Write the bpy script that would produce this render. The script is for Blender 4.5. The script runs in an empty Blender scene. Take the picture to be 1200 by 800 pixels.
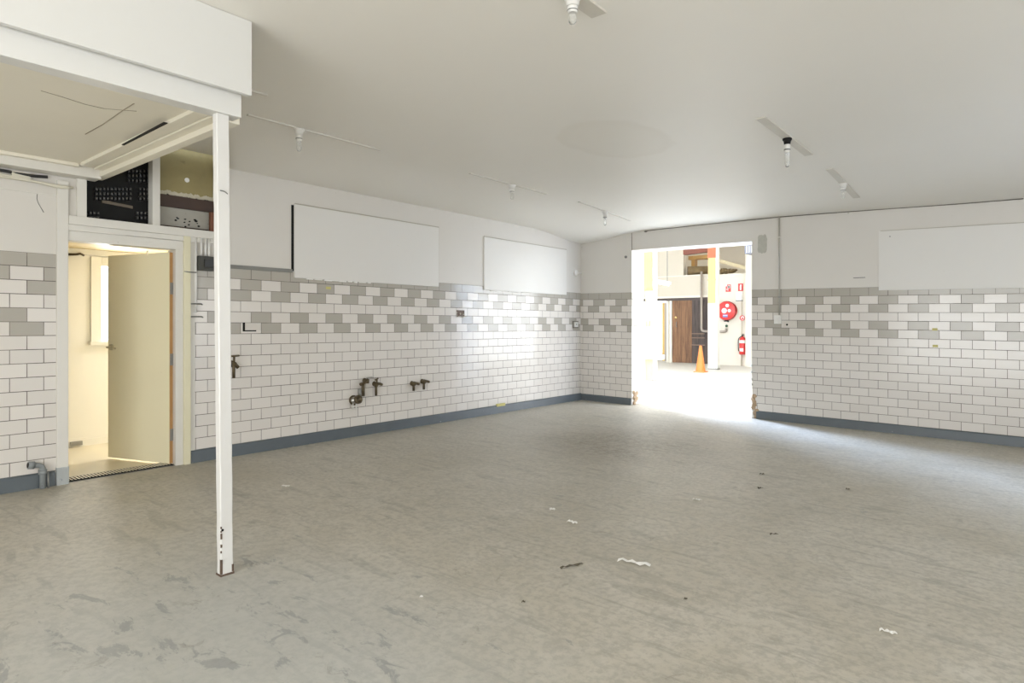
import bpy, bmesh, math, random
from mathutils import Vector, Matrix
random.seed(7)
D = bpy.data
sc = bpy.context.scene
COL = sc.collection
# ------------------------------------------------------------------ measured frame of the room
F = 738.6; HZ = 380.0; CZ = 1.326; CA, SA = .7713, .6365
XL = -6.136      # face of the left wall
YB = 9.341       # face of the back wall
U = .11          # height of one tile course; tiles are 2U long
YO = 20.3        # far wall of the hall behind the opening
def ray(px, py):
    a = (px-600)/F; b = (HZ-py)/F
    return (a*CA-SA, a*SA+CA, b)
def onx(px, py, x):
    d = ray(px, py); t = x/d[0]; return Vector((x, d[1]*t, CZ+d[2]*t))
def ony(px, py, y):
    d = ray(px, py); t = y/d[1]; return Vector((d[0]*t, y, CZ+d[2]*t))
def onz(px, py, z):
    d = ray(px, py); t = (z-CZ)/d[2]; return Vector((d[0]*t, d[1]*t, z))
def L(px, py, off=0): return onx(px, py, XL+off)
def B(px, py, off=0): return ony(px, py, YB-off)
def clamp(v, a, b): return max(a, min(b, v))
def sm(t): t = clamp(t, 0, 1); return t*t*(3-2*t)
def floorz(x, y): return -.0145*max(x-XL, 0) + .0025*clamp(YB-y, 0, 9)
def onfloor(px, py):
    z = 0
    for _ in range(8):
        p = onz(px, py, z); z = floorz(p.x, p.y)
    p = onz(px, py, z); return p
def ceilz(x, y):
    dl = x-XL; db = YB-y
    z = 2.972
    z -= .105*(1-sm(dl/1.1))*sm((y+.4756*x)/.13)
    z -= .10*(1-sm(math.hypot(max(dl,0), max(db,0))/1.35))
    z -= .112*(1-sm(db/2.6))*(1-.8*(1-sm(dl/1.1)))
    z -= .085*sm((x+3.2)/3.4)*(1-sm(db/3.5))
    return z
def ztopL(y): return 1.877+.0025*clamp(YB-y, 0, 9)
def ztopB(x): return 1.870-.0130*(x-XL)

# ------------------------------------------------------------------ materials
class N:
    """tiny node-math helper"""
    def __init__(s, nt, o): s.nt = nt; s.o = o
    def m(s, op, b=None, c=None):
        n = s.nt.nodes.new('ShaderNodeMath'); n.operation = op
        s.nt.links.new(s.o, n.inputs[0])
        for k, v in ((1, b), (2, c)):
            if v is None: continue
            if isinstance(v, N): s.nt.links.new(v.o, n.inputs[k])
            else: n.inputs[k].default_value = v
        return N(s.nt, n.outputs[0])
    def __add__(s, b): return s.m('ADD', b)
    def __sub__(s, b): return s.m('SUBTRACT', b)
    def __mul__(s, b): return s.m('MULTIPLY', b)
    def floor(s): return s.m('FLOOR')
    def frac(s): return s.m('FRACT')
    def lt(s, b): return s.m('LESS_THAN', b)
    def gt(s, b): return s.m('GREATER_THAN', b)
    def eq(s, v): return s.m('COMPARE', v, .1)
    def mod2(s): return (s*.5).frac()*2.0
    def max(s, b): return s.m('MAXIMUM', b)
    def min(s, b): return s.m('MINIMUM', b)
def new_mat(name):
    m = D.materials.new(name); m.use_nodes = True
    nt = m.node_tree; b = nt.nodes['Principled BSDF']
    return m, nt, b
def rgb(c): return (c[0], c[1], c[2], 1)
def mixc(nt, fac, a, b, mode='MIX'):
    n = nt.nodes.new('ShaderNodeMix'); n.data_type = 'RGBA'; n.blend_type = mode
    for k, v in ((0, fac), (6, a), (7, b)):
        if isinstance(v, N): nt.links.new(v.o, n.inputs[k])
        elif isinstance(v, bpy.types.NodeSocket): nt.links.new(v, n.inputs[k])
        elif k == 0: n.inputs[0].default_value = v
        else: n.inputs[k].default_value = rgb(v)
    return n.outputs[2]
def noise(nt, vec, scale, detail=4, rough=.55, dist=0):
    n = nt.nodes.new('ShaderNodeTexNoise'); n.inputs['Scale'].default_value = scale
    n.inputs['Detail'].default_value = detail; n.inputs['Roughness'].default_value = rough
    n.inputs['Distortion'].default_value = dist
    if vec is not None: nt.links.new(vec, n.inputs['Vector'])
    return N(nt, n.outputs['Fac'])
def ramp(nt, f, a, b):
    n = nt.nodes.new('ShaderNodeMapRange'); n.clamp = True; n.interpolation_type = 'SMOOTHSTEP'
    nt.links.new(f.o, n.inputs[0]); n.inputs[1].default_value = a; n.inputs[2].default_value = b
    return N(nt, n.outputs[0])
def coords(nt, loc=(0,0,0), scale=(1,1,1), rot=(0,0,0), kind='Object'):
    t = nt.nodes.new('ShaderNodeTexCoord'); mp = nt.nodes.new('ShaderNodeMapping')
    mp.inputs['Location'].default_value = loc; mp.inputs['Scale'].default_value = scale
    mp.inputs['Rotation'].default_value = rot
    nt.links.new(t.outputs[kind], mp.inputs['Vector']); return mp.outputs[0]
def bump(nt, b, h, strength=.2, dist=.01):
    n = nt.nodes.new('ShaderNodeBump'); n.inputs['Strength'].default_value = strength
    n.inputs['Distance'].default_value = dist
    nt.links.new(h.o, n.inputs['Height']); nt.links.new(n.outputs[0], b.inputs['Normal'])
_cache = {}
def paint(name, c, rough=.5, var=.06, scale=3.0, metal=0, dirt=None, dirt_amt=.5, bmp=.05, dirt_scale=14, spec=.5):
    """plain painted or bare surface with faint blotches and optional specks of another colour"""
    if name in _cache: return _cache[name]
    m, nt, b = new_mat(name); v = coords(nt)
    f = noise(nt, v, scale, 5)
    col = mixc(nt, f, [x*(1-var) for x in c], [min(1, x*(1+var)) for x in c])
    if dirt:
        g = ramp(nt, noise(nt, v, dirt_scale, 6, .65), .72-.2*dirt_amt, .78-.2*dirt_amt)
        col = mixc(nt, g, col, dirt)
    nt.links.new(col, b.inputs['Base Color'])
    b.inputs['Roughness'].default_value = rough; b.inputs['Metallic'].default_value = metal
    b.inputs['Specular IOR Level'].default_value = spec
    if bmp: bump(nt, b, noise(nt, v, scale*9, 4), bmp)
    _cache[name] = m; return m
def tile_mat(name, par, white=(.69,.655,.61), grey=(.41,.385,.335)):
    m, nt, b = new_mat(name)
    t = nt.nodes.new('ShaderNodeUVMap'); sp = nt.nodes.new('ShaderNodeSeparateXYZ')
    nt.links.new(t.outputs[0], sp.inputs[0])
    u, v = N(nt, sp.outputs[0]), N(nt, sp.outputs[1])
    row = v.floor(); odd = row.mod2()
    uu = u + odd*.5
    col = uu.floor(); fu = uu.frac(); fv = v.frac()
    gl = fu.lt(.012).max(fu.gt(.988)).max(fv.lt(.026)).max(fv.gt(.974))
    # which tiles of the band are grey: par = {row: 0/1}
    off = None; inrow = None
    for r, k in par.items():
        e = row.eq(float(r)); inrow = e if inrow is None else inrow + e
        if k: off = e if off is None else off + e
    cc = col if off is None else col + off
    isg = (cc.mod2().gt(.5)*inrow).max(row.eq(0.0))
    cb = nt.nodes.new('ShaderNodeCombineXYZ')
    nt.links.new(col.o, cb.inputs[0]); nt.links.new(row.o, cb.inputs[1])
    wn = nt.nodes.new('ShaderNodeTexWhiteNoise'); wn.noise_dimensions = '3D'
    nt.links.new(cb.outputs[0], wn.inputs['Vector'])
    base = mixc(nt, isg, white, grey)
    rnd = N(nt, wn.outputs['Value'])
    base = mixc(nt, rnd*.12, base, (.30,.28,.25))
    ob = coords(nt)
    dirt = ramp(nt, noise(nt, ob, 9, 6, .7), .66, .8)
    base = mixc(nt, dirt*.25, base, (.35,.31,.22))
    gcol = mixc(nt, ramp(nt, noise(nt, ob, 5, 3), .35, .65), (.09,.078,.065), (.22,.20,.17))
    fin = mixc(nt, gl, base, gcol)
    nt.links.new(fin, b.inputs['Base Color'])
    r = gl*.6 + .17
    nt.links.new(r.o, b.inputs['Roughness'])
    # each tile sits a hair out of true
    h = (fu*(rnd-.5) + fv*(N(nt, wn.outputs['Color']).m('FRACT')-.5))*.25 - gl*.7 + noise(nt, ob, 6, 2)*.25
    bump(nt, b, h, .25, .004)
    return m
# first grey column of each band row, per stretch of wall (read off the joints)
TILE_RIGHT_OF_DOOR = tile_mat('glazed_tile_long_run', {1:0, 2:1, 4:0, 5:1})
TILE_LEFT_OF_DOOR  = tile_mat('glazed_tile_short_run', {1:1, 2:0, 4:1, 5:0})
TILE_BACK_LEFT     = tile_mat('glazed_tile_corner_run', {1:1, 2:0, 4:1, 5:0})
TILE_BACK_RIGHT    = tile_mat('glazed_tile_back_run', {1:1, 2:0, 4:0, 5:1})

def concrete():
    m, nt, b = new_mat('worn_concrete'); v = coords(nt)
    big = noise(nt, v, .45, 5, .6, .4); mid = noise(nt, v, 2.2, 8, .65, .6); fine = noise(nt, v, 26, 8, .7)
    c = mixc(nt, ramp(nt, big, .32, .68), (.415,.382,.305), (.515,.485,.415))
    c = mixc(nt, ramp(nt, mid, .35, .75)*.55, c, (.575,.555,.505))
    c = mixc(nt, ramp(nt, fine, .42, .62)*.42, c, (.25,.235,.20))
    c = mixc(nt, ramp(nt, noise(nt, v, 7, 8, .75, .3), .42, .66)*.30, c, (.30,.285,.245))
    # trowel streaks
    st = noise(nt, coords(nt, scale=(1.2, 7, 1), rot=(0,0,.7)), 1.6, 7, .65, .8)
    c = mixc(nt, ramp(nt, st, .54, .64)*.34, c, (.22,.21,.18))
    # blue-grey remains of floor paint, mostly round the foot of the post and towards the front
    t = nt.nodes.new('ShaderNodeTexCoord'); sp = nt.nodes.new('ShaderNodeSeparateXYZ'); nt.links.new(t.outputs['Object'], sp.inputs[0])
    X, Y = N(nt, sp.outputs[0]), N(nt, sp.outputs[1])
    def spot(cx, cy, rx, ry):
        dx = (X-cx)*(1/rx); dy = (Y-cy)*(1/ry)
        return ramp(nt, (dx*dx+dy*dy).m('SQRT'), 1.0, .15)
    fl = noise(nt, coords(nt, scale=(1,2.4,1), rot=(0,0,.5)), 3.4, 8, .72, .5)
    z1 = spot(-2.5, 1.2, 2.5, 1.5)
    flake = ramp(nt, fl + z1*.10, .645, .69)
    c = mixc(nt, z1*.62, c, (.39,.405,.40))
    c = mixc(nt, flake*.5, c, (.19,.20,.205))
    dk = ramp(nt, noise(nt, v, 5.5, 8, .75, 1.0) , .59, .67)
    c = mixc(nt, dk*.36, c, (.17,.15,.125))
    # browner, pitted ground in front of the opening
    z2 = spot(-3.6, 6.3, 1.5, 1.5)
    pit = ramp(nt, noise(nt, v, 17, 6, .8), .42, .62)
    c = mixc(nt, z2*(pit*.6+.35), c, (.235,.205,.16))
    z3 = spot(-4.7, 2.4, .8, .25)
    c = mixc(nt, z3*ramp(nt, fl, .4, .6)*.55, c, (.22,.21,.18))
    nt.links.new(c, b.inputs['Base Color'])
    rr = ramp(nt, mid, .3, .8)*.18 + .40
    nt.links.new(rr.o, b.inputs['Roughness']); b.inputs['Specular IOR Level'].default_value = .45
    bump(nt, b, fine*.5 + flake*.3, .16, .004)
    return m
CONC = concrete()
def ceiling_mat():
    m, nt, b = new_mat('ceiling_paint'); v = coords(nt)
    c = mixc(nt, noise(nt, v, .8, 5), (.74,.715,.655), (.78,.755,.695))
    t = nt.nodes.new('ShaderNodeTexCoord'); sp = nt.nodes.new('ShaderNodeSeparateXYZ'); nt.links.new(t.outputs['Object'], sp.inputs[0])
    X, Y = N(nt, sp.outputs[0]), N(nt, sp.outputs[1])
    p = onz(722, 176, 2.89)
    w = noise(nt, v, 2.5, 4)*.5
    d = (((X-p.x)*(1/.42)).m('POWER', 2) + ((Y-p.y)*(1/.62)).m('POWER', 2)).m('SQRT') + w - .25
    rim = ramp(nt, d, .75, .98)*ramp(nt, d, 1.10, 1.0)
    c = mixc(nt, ramp(nt, d, 1.2, .7)*.14, c, (.60,.55,.45))
    c = mixc(nt, rim*.10, c, (.54,.48,.38))
    nt.links.new(c, b.inputs['Base Color']); b.inputs['Roughness'].default_value = .5
    bump(nt, b, noise(nt, v, .9, 3)*3+noise(nt, v, 12, 3)*.2, .10, .02)
    return m
CEIL = ceiling_mat()
WALLP = paint('wall_paint', (.62,.595,.55), .45, .04, 1.5, dirt=(.42,.38,.30), dirt_amt=.1)
BACKP = WALLP
BOARD = paint('board_paint', (.67,.655,.62), .42, .03, 1.2, dirt=(.45,.41,.33), dirt_amt=.02)
TRIMW = paint('trim_paint', (.66,.64,.59), .45, .05, 4, dirt=(.36,.31,.24), dirt_amt=.12)
POSTW = paint('post_paint', (.61,.60,.575), .45, .04, 6, dirt=(.34,.20,.13), dirt_amt=.02, dirt_scale=30)
FASC = paint('fascia_paint', (.60,.595,.57), .4, .02, 1)
SOFF = paint('soffit_paint', (.76,.72,.61), .5, .05, 1.5, dirt=(.38,.32,.22), dirt_amt=.08)
SKIRT = paint('skirting_blue_grey', (.098,.116,.128), .4, .16, 5, dirt=(.33,.34,.33), dirt_amt=.18)
CREAM = paint('cream_paint', (.80,.78,.71), .5, .03, 2)
DOORC = paint('door_paint', (.78,.73,.53), .4, .05, 1.2, dirt=(.50,.44,.28), dirt_amt=.02)
RAWW = paint('raw_timber', (.46,.26,.10), .6, .2, 9)
YELT = paint('yellowed_paint', (.68,.64,.46), .45, .05, 4)
BLACKM = paint('black_panel', (.009,.009,.0085), .6, .3, 6, spec=.2)
BLACKP = paint('black_plastic', (.02,.02,.02), .35, .2, 6)
SHEET = paint('ochre_sheet', (.27,.225,.10), .6, .35, 4, dirt=(.20,.16,.07), dirt_amt=.6, dirt_scale=5)
DKTIM = paint('dark_stained_timber', (.05,.028,.020), .6, .4, 6)
GREYB = paint('dusty_block', (.36,.345,.30), .8, .15, 8, dirt=(.12,.10,.08), dirt_amt=.35)
METAL = paint('grey_steel', (.20,.20,.19), .4, .2, 12, metal=.8)
GALV = paint('galvanised_steel', (.30,.30,.285), .45, .15, 14, metal=.7, dirt=(.14,.13,.12), dirt_amt=.4)
BRASS = paint('tarnished_brass', (.105,.080,.045), .45, .35, 25, metal=.6, dirt=(.03,.028,.02), dirt_amt=.5)
CHROME = paint('worn_chrome', (.42,.41,.38), .3, .1, 20, metal=.9, dirt=(.10,.09,.07), dirt_amt=.4)
WPLAS = paint('white_plastic', (.70,.69,.66), .35, .03, 8)
BROKE = paint('broken_brick', (.40,.29,.185), .9, .35, 22, dirt=(.62,.52,.38), dirt_amt=.5, bmp=.6)
PLAST = paint('grey_render', (.42,.41,.36), .8, .15, 20)
PAPER = paint('white_paper', (.80,.79,.76), .7, .05, 20)
LEAF = paint('dry_leaf', (.10,.085,.06), .7, .3, 30)
STRIP = paint('ceiling_strip_paint', (.62,.595,.535), .5, .06, 6)
def glass(name, c=(.93,.94,.93), rough=.03):
    m, nt, b = new_mat(name); b.inputs['Base Color'].default_value = rgb(c)
    b.inputs['Roughness'].default_value = rough; b.inputs['Transmission Weight'].default_value = .9
    b.inputs['IOR'].default_value = 1.3
    return m
GLASS = glass('bulb_glass')

# ------------------------------------------------------------------ mesh building
class MB:
    def __init__(s, mats=None):
        s.bm = bmesh.new(); s.uv = s.bm.loops.layers.uv.new('UVMap'); s.mats = mats or []
    def mi(s, m):
        if m not in s.mats: s.mats.append(m)
        return s.mats.index(m)
    def face(s, pts, m, uvs=None, smooth=False):
        vs = [s.bm.verts.new(p) for p in pts]
        f = s.bm.faces.new(vs); f.material_index = s.mi(m); f.smooth = smooth
        if uvs:
            for l, q in zip(f.loops, uvs): l[s.uv].uv = q
        return f
    def box(s, a, b, m, bev=0.0, M=None):
        a = Vector(a); b = Vector(b)
        lo = Vector([min(a[i], b[i]) for i in range(3)]); hi = Vector([max(a[i], b[i]) for i in range(3)])
        r = bmesh.ops.create_cube(s.bm, size=1.0)
        vs = r['verts']
        for v in vs:
            v.co = Vector([lo[i] + (v.co[i]+.5)*(hi[i]-lo[i]) for i in range(3)])
        fs = set(f for v in vs for f in v.link_faces)
        for f in fs: f.material_index = s.mi(m)
        if bev > 0:
            es = list(set(e for v in vs for e in v.link_edges))
            g = bmesh.ops.bevel(s.bm, geom=es, offset=bev, segments=2, profile=.6, affect='EDGES')
            vs = list(set(v for f in g['faces'] for v in f.verts) | set(v for v in vs if v.is_valid))
            for f in set(f for v in vs for f in v.link_faces): f.material_index = s.mi(m)
        if M is not None:
            for v in vs: v.co = M @ v.co
        return vs
    def beam(s, pts_a, pts_b, m):
        """hexahedron between two quads"""
        a = [s.bm.verts.new(p) for p in pts_a]; b = [s.bm.verts.new(p) for p in pts_b]
        fs = [s.bm.faces.new(a), s.bm.faces.new(b[::-1])]
        n = len(a)
        for i in range(n): fs.append(s.bm.faces.new((a[i], b[i], b[(i+1)%n], a[(i+1)%n])))
        for f in fs: f.material_index = s.mi(m)
        bmesh.ops.recalc_face_normals(s.bm, faces=fs)
        return fs
    def lathe(s, prof, m, seg=20, M=None, mats=None):
        """prof: list of (r, z) from one end to the other, round the z axis"""
        M = M or Matrix()
        rings = []
        for r, z in prof:
            if r < 1e-6: rings.append([s.bm.verts.new(M @ Vector((0, 0, z)))])
            else: rings.append([s.bm.verts.new(M @ Vector((r*math.cos(2*math.pi*k/seg), r*math.sin(2*math.pi*k/seg), z))) for k in range(seg)])
        fs = []
        for i in range(len(rings)-1):
            A, Bq = rings[i], rings[i+1]; mm = mats[i] if mats else m
            for k in range(seg):
                j = (k+1) % seg
                q = [A[k % len(A)], A[j % len(A)], Bq[j % len(Bq)], Bq[k % len(Bq)]]
                q2 = []
                for w in q:
                    if w not in q2: q2.append(w)
                if len(q2) > 2:
                    f = s.bm.faces.new(q2); f.smooth = True; f.material_index = s.mi(mm); fs.append(f)
        for ring, last in ((rings[0], 0), (rings[-1], 1)):
            if len(ring) > 2:
                f = s.bm.faces.new(ring if last else ring[::-1]); f.material_index = s.mi(m if not mats else mats[0 if not last else -1]); fs.append(f)
        bmesh.ops.recalc_face_normals(s.bm, faces=fs)
    def cyl(s, a, b, r, m, r2=None, seg=16):
        a = Vector(a); b = Vector(b); d = b-a
        M = Matrix.Translation(a) @ d.to_track_quat('Z', 'Y').to_matrix().to_4x4()
        s.lathe([(r, 0), (r if r2 is None else r2, d.length)], m, seg, M)
    def tube(s, pts, r, m, seg=10, bend=0):
        pts = [Vector(p) for p in pts]
        if bend:
            q = [pts[0]]
            for i in range(1, len(pts)-1):
                p = pts[i]; d0 = (pts[i-1]-p); d1 = (pts[i+1]-p)
                k0 = min(bend, d0.length*.45); k1 = min(bend, d1.length*.45)
                a = p+d0.normalized()*k0; c = p+d1.normalized()*k1
                for t in range(7):
                    t /= 6; q.append((1-t)**2*a + 2*t*(1-t)*p + t*t*c)
            q.append(pts[-1]); pts = q
        rings = []; up = None
        for i, p in enumerate(pts):
            d = (pts[min(i+1, len(pts)-1)] - pts[max(i-1, 0)]).normalized()
            if up is None:
                up = d.orthogonal().normalized()
            up = (up - d*up.dot(d)).normalized(); w = d.cross(up)
            rings.append([s.bm.verts.new(p + up*r*math.cos(2*math.pi*k/seg) + w*r*math.sin(2*math.pi*k/seg)) for k in range(seg)])
        fs = []
        for A, Bq in zip(rings, rings[1:]):
            for k in range(seg):
                f = s.bm.faces.new((A[k], A[(k+1)%seg], Bq[(k+1)%seg], Bq[k])); f.smooth = True; f.material_index = s.mi(m); fs.append(f)
        for ring in (rings[0], rings[-1]):
            f = s.bm.faces.new(ring); f.material_index = s.mi(m); fs.append(f)
        bmesh.ops.recalc_face_normals(s.bm, faces=fs)
    def sphere(s, c, r, m, sx=1, sy=1, sz=1, sub=2, jit=0):
        g = bmesh.ops.create_icosphere(s.bm, subdivisions=sub, radius=1)
        for v in g['verts']:
            k = 1+random.uniform(-jit, jit)
            v.co = Vector(c)+Vector((v.co.x*r*sx*k, v.co.y*r*sy*k, v.co.z*r*sz*k))
        for f in set(f for v in g['verts'] for f in v.link_faces): f.material_index = s.mi(m); f.smooth = jit == 0
    def build(s, name, parent=None, loc=None):
        me = D.meshes.new(name)
        if loc is not None:
            for v in s.bm.verts: v.co -= Vector(loc)
        s.bm.to_mesh(me); s.bm.free()
        for m in s.mats: me.materials.append(m)
        o = D.objects.new(name, me); COL.objects.link(o)
        if loc is not None: o.location = loc
        if parent is not None:
            o.parent = parent
            if parent.type == 'EMPTY' or True:
                o.matrix_parent_inverse = Matrix.Translation(-parent_world(parent))
        return o
def parent_world(p):
    v = Vector(p.location)
    q = p.parent
    # our parents never turn, and each child's own offset is undone by its parent inverse
    return v
def tag(o, label, cat, group=None):
    o['label'] = label; o['category'] = cat
    if group: o['group'] = group
    return o
def thing(name, label, cat, loc, group=None):
    o = D.objects.new(name, None); COL.objects.link(o); o.location = loc
    o.empty_display_size = .1
    return tag(o, label, cat, group)
def struct(o): o['kind'] = 'structure'; return o
def center(mb):
    c = Vector((0,0,0)); n = 0
    lo = Vector((1e9,)*3); hi = -lo
    for v in mb.bm.verts:
        for i in range(3): lo[i] = min(lo[i], v.co[i]); hi[i] = max(hi[i], v.co[i])
    return Vector(((lo.x+hi.x)/2, (lo.y+hi.y)/2, lo.z))
def solo(mb, name, label, cat, group=None):
    return tag(mb.build(name, loc=center(mb)), label, cat, group)

# ------------------------------------------------------------------ key positions
WT = .15                                     # left wall thickness
BT = .42                                     # back wall thickness
yDL, yDR = 1.681, 2.521                      # door opening
zHEAD = 2.023
yTR0, yTR1 = 1.80, 2.92                      # opening over the door
zSILL = 2.21
xOL, xOR = -5.128, -3.162                    # opening in the back wall
xRW, yFW = 2.7, -3.4                         # right wall, wall behind the camera
def zopen(x): return 2.56-.011*(x-xOL)

# ------------------------------------------------------------------ floor and ceiling
def grid_surface(name, mat, x0, x1, y0, y1, zf, nx, ny, flip=False):
    mb = MB(); vs = {}
    for i in range(nx+1):
        for j in range(ny+1):
            x = x0+(x1-x0)*i/nx; y = y0+(y1-y0)*j/ny
            vs[i, j] = mb.bm.verts.new((x, y, zf(x, y)))
    for i in range(nx):
        for j in range(ny):
            q = [vs[i,j], vs[i+1,j], vs[i+1,j+1], vs[i,j+1]]
            f = mb.bm.faces.new(q[::-1] if flip else q); f.smooth = True; f.material_index = mb.mi(mat)
    return struct(mb.build(name))
grid_surface('floor', CONC, XL-.02, xRW+.02, yFW-.02, YB+BT, floorz, 12, 16)
grid_surface('ceiling', CEIL, XL-.02, xRW+.02, yFW-.02, YB+.02, ceilz, 130, 150, True)
HALLF = paint('hall_concrete', (.60,.575,.52), .6, .12, 1.5, dirt=(.35,.33,.29), dirt_amt=.2)
grid_surface('floor_hall', HALLF, -14.0, -.5, YB+BT, YO+6, floorz, 24, 12)
LINO = paint('passage_lino', (.72,.66,.52), .45, .05, 1.4)
grid_surface('floor_passage', LINO, -7.95, XL-.02, -1.5, 4.5, lambda x, y: .012, 4, 6)

# ------------------------------------------------------------------ left wall
def wallquad_x(mb, y0, y1, zb, zt, m, x=XL, th=WT, tile=None, ny=1):
    """slab of the left wall; zb/zt are functions of y; tile = (joint y) gives courses"""
    for k in range(ny):
        a = y0+(y1-y0)*k/ny; b = y0+(y1-y0)*(k+1)/ny
        P = [(x,a,zb(a)), (x,b,zb(b)), (x,b,zt(b)), (x,a,zt(a))]
        Q = [(x-th, p[1], p[2]) for p in P]
        uv = [((p[1]-tile)/(2*U), (ztopL(p[1])-p[2])/U) for p in P] if tile is not None else None
        mb.face(P, m, uv)
        mb.face(Q[::-1], CREAM)
        if tile is None: mm = m
        else: mm = WALLP
        mb.face([P[3], P[2], Q[2], Q[3]], mm); mb.face([P[0], Q[0], Q[1], P[1]], mm)
        if k == 0: mb.face([P[0], P[3], Q[3], Q[0]], mm)
        if k == ny-1: mb.face([P[1], Q[1], Q[2], P[2]], mm)
mb = MB()
zlow = lambda y: floorz(XL, y)-.06
zhi = lambda y: 3.10
wallquad_x(mb, yFW, yDL, zlow, ztopL, TILE_LEFT_OF_DOOR, tile=1.404-.22)
wallquad_x(mb, yFW, yDL, ztopL, zhi, WALLP)
yP = 2.655                                   # plain strip beside the door before the tiles start
wallquad_x(mb, yDR, yP, zlow, lambda y: zSILL, WALLP)
wallquad_x(mb, yP, yTR1, zlow, ztopL, TILE_RIGHT_OF_DOOR, tile=3.04)
wallquad_x(mb, yP, yTR1, ztopL, lambda y: zSILL, WALLP)
wallquad_x(mb, yDL, yDR, lambda y: zHEAD, lambda y: zSILL, WALLP)
wallquad_x(mb, yDL, yTR0, lambda y: zSILL, zhi, WALLP); wallquad_x(mb, yTR0, yTR1, lambda y: 3.06, lambda y: 3.3, WALLP)
wallquad_x(mb, yTR1, YB, zlow, ztopL, TILE_RIGHT_OF_DOOR, tile=3.04)
wallquad_x(mb, yTR1, YB+.05, ztopL, zhi, WALLP)
struct(mb.build('wall_left'))

# ------------------------------------------------------------------ back wall
def wallquad_y(mb, x0, x1, zb, zt, m, y=YB, th=BT, tile=None, reveal=None, sides=(True, True), tilej=None):
    P = [(x0,y,zb(x0)), (x1,y,zb(x1)), (x1,y,zt(x1)), (x0,y,zt(x0))]
    Q = [(p[0], y+th, p[2]) for p in P]
    UVf = lambda p: ((p[0]-tile)/(2*U), (ztopB(p[0])-p[2])/U)
    mb.face(P, m, [UVf(p) for p in P] if tile is not None else None)
    mb.face(Q[::-1], HALLW)
    r = reveal or m
    mb.face([P[3], P[2], Q[2], Q[3]], WALLP); mb.face([P[0], Q[0], Q[1], P[1]], WALLP)
    def side(p):
        return ((p[1]-YB)/(2*U)+.25, (ztopB(p[0])-p[2])/U)
    for on, q in ((sides[0], [P[0], P[3], Q[3], Q[0]]), (sides[1], [P[1], Q[1], Q[2], P[2]])):
        if on: mb.face(q, r, [side(p) for p in q])
HALLW = paint('hall_wall_paint', (.70,.645,.545), .6, .04, 1.2)
HALLG = paint('hall_wall_cream', (.56,.50,.40), .6, .04, 1.2)
mb = MB()
zlb = lambda x: floorz(x, YB)-.06
wallquad_y(mb, XL, xOL, zlb, ztopB, TILE_BACK_LEFT, tile=B(701.9, 350).x)
wallquad_y(mb, XL, xOL, ztopB, lambda x: 3.1, BACKP, sides=(False, True))
wallquad_y(mb, xOL, xOR, zopen, lambda x: 3.1, BACKP)
wallquad_y(mb, xOR, xRW, zlb, ztopB, TILE_BACK_RIGHT, tile=-3.082-.11, reveal=WALLP)
wallquad_y(mb, xOR, xRW, ztopB, lambda x: 3.1, BACKP)
wallback = struct(mb.build('wall_back'))
# broken brickwork where the tiles have come away at both feet of the opening
def rubble(pts, rnd):
    mb = MB()
    for (x, y, z, r, sx, sz) in pts: mb.sphere((x, y, z), r, BROKE, sx, .9, sz, 2, .16)
    o = mb.build('broken_brick', wallback); o['label'] = 'raw brown brick where tiles have broken away'
zr = floorz(xOR, YB)
pts = [(xOR+.035+random.uniform(-.02,.02)+(.03 if k < 3 else 0), YB+.03, zr+.03+k*.042, .052, .9, 1.0) for k in range(8)]
pts += [(xOR+.02, YB+.10, zr+.05+k*.07, .05, .7, 1) for k in range(5)]
rubble(pts, 1)
zl = floorz(xOL, YB)
pts = [(xOL+.0+random.uniform(-.01,.015), YB+.06+.035*(k%4), zl+.03+k*.022, .04, .8, .9) for k in range(9)]
rubble(pts, 2)
# ragged tile edge chips up the right-hand side of the opening
mb = MB()
for py in (428, 436, 444, 450):
    p = B(880.5, py); mb.sphere((p.x+.012, YB+.012, p.z), .022, PLAST, 1, .8, 1.1, 2, .2)
mb.build('chipped_edge', wallback)
# paint dribble / patch of bare render high beside the opening
mb = MB(); a, b = B(888, 275.5), B(899, 296)
n = 9; ring = []
for k in range(28):
    t = 2*math.pi*k/28; cx, cz = (a.x+b.x)/2, (a.z+b.z)/2
    sx, sz = (b.x-a.x)/2, (a.z-b.z)/2
    e = 5; c, s_ = math.cos(t), math.sin(t)
    rr = 1/((abs(c)**e+abs(s_)**e)**(1/e))*(1+random.uniform(-.07, .07))
    ring.append(Vector((cx+sx*c*rr, YB, cz+sz*s_*rr)))
mb.beam([p+Vector((0,-.004,0)) for p in ring], [p+Vector((0,.004,0)) for p in ring], PLAST)
o = mb.build('render_patch', wallback); o['label'] = 'unpainted grey render patch'

# dark open joint between the back wall and the ceiling, and the joint up from the opening
mb = MB(); pts = []
for px in (757, 764, 772, 790, 815, 850, 885, 913, 960, 1040, 1120, 1199):
    x = B(px, 270).x; pts.append((x, YB-.004, ceilz(x, YB-.01)-.004+random.uniform(-.004,.004)))
DKJ = paint('dark_joint', (.12,.105,.085), .8, .2, 9)
mb.tube(pts, .006, DKJ, 6); mb.build('ceiling_joint', wallback)
mb = MB(); mb.sphere((pts[0][0], YB-.006, pts[0][2]-.006), .018, DKJ, 1.6, .6, .8, 2, .2); mb.build('plaster_hole', wallback)
mb = MB(); mb.box((xOL-.004, YB-.003, zopen(xOL)), (xOL+.004, YB+.01, ceilz(xOL, YB-.02)), DKJ); mb.build('wall_joint', wallback)
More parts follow.
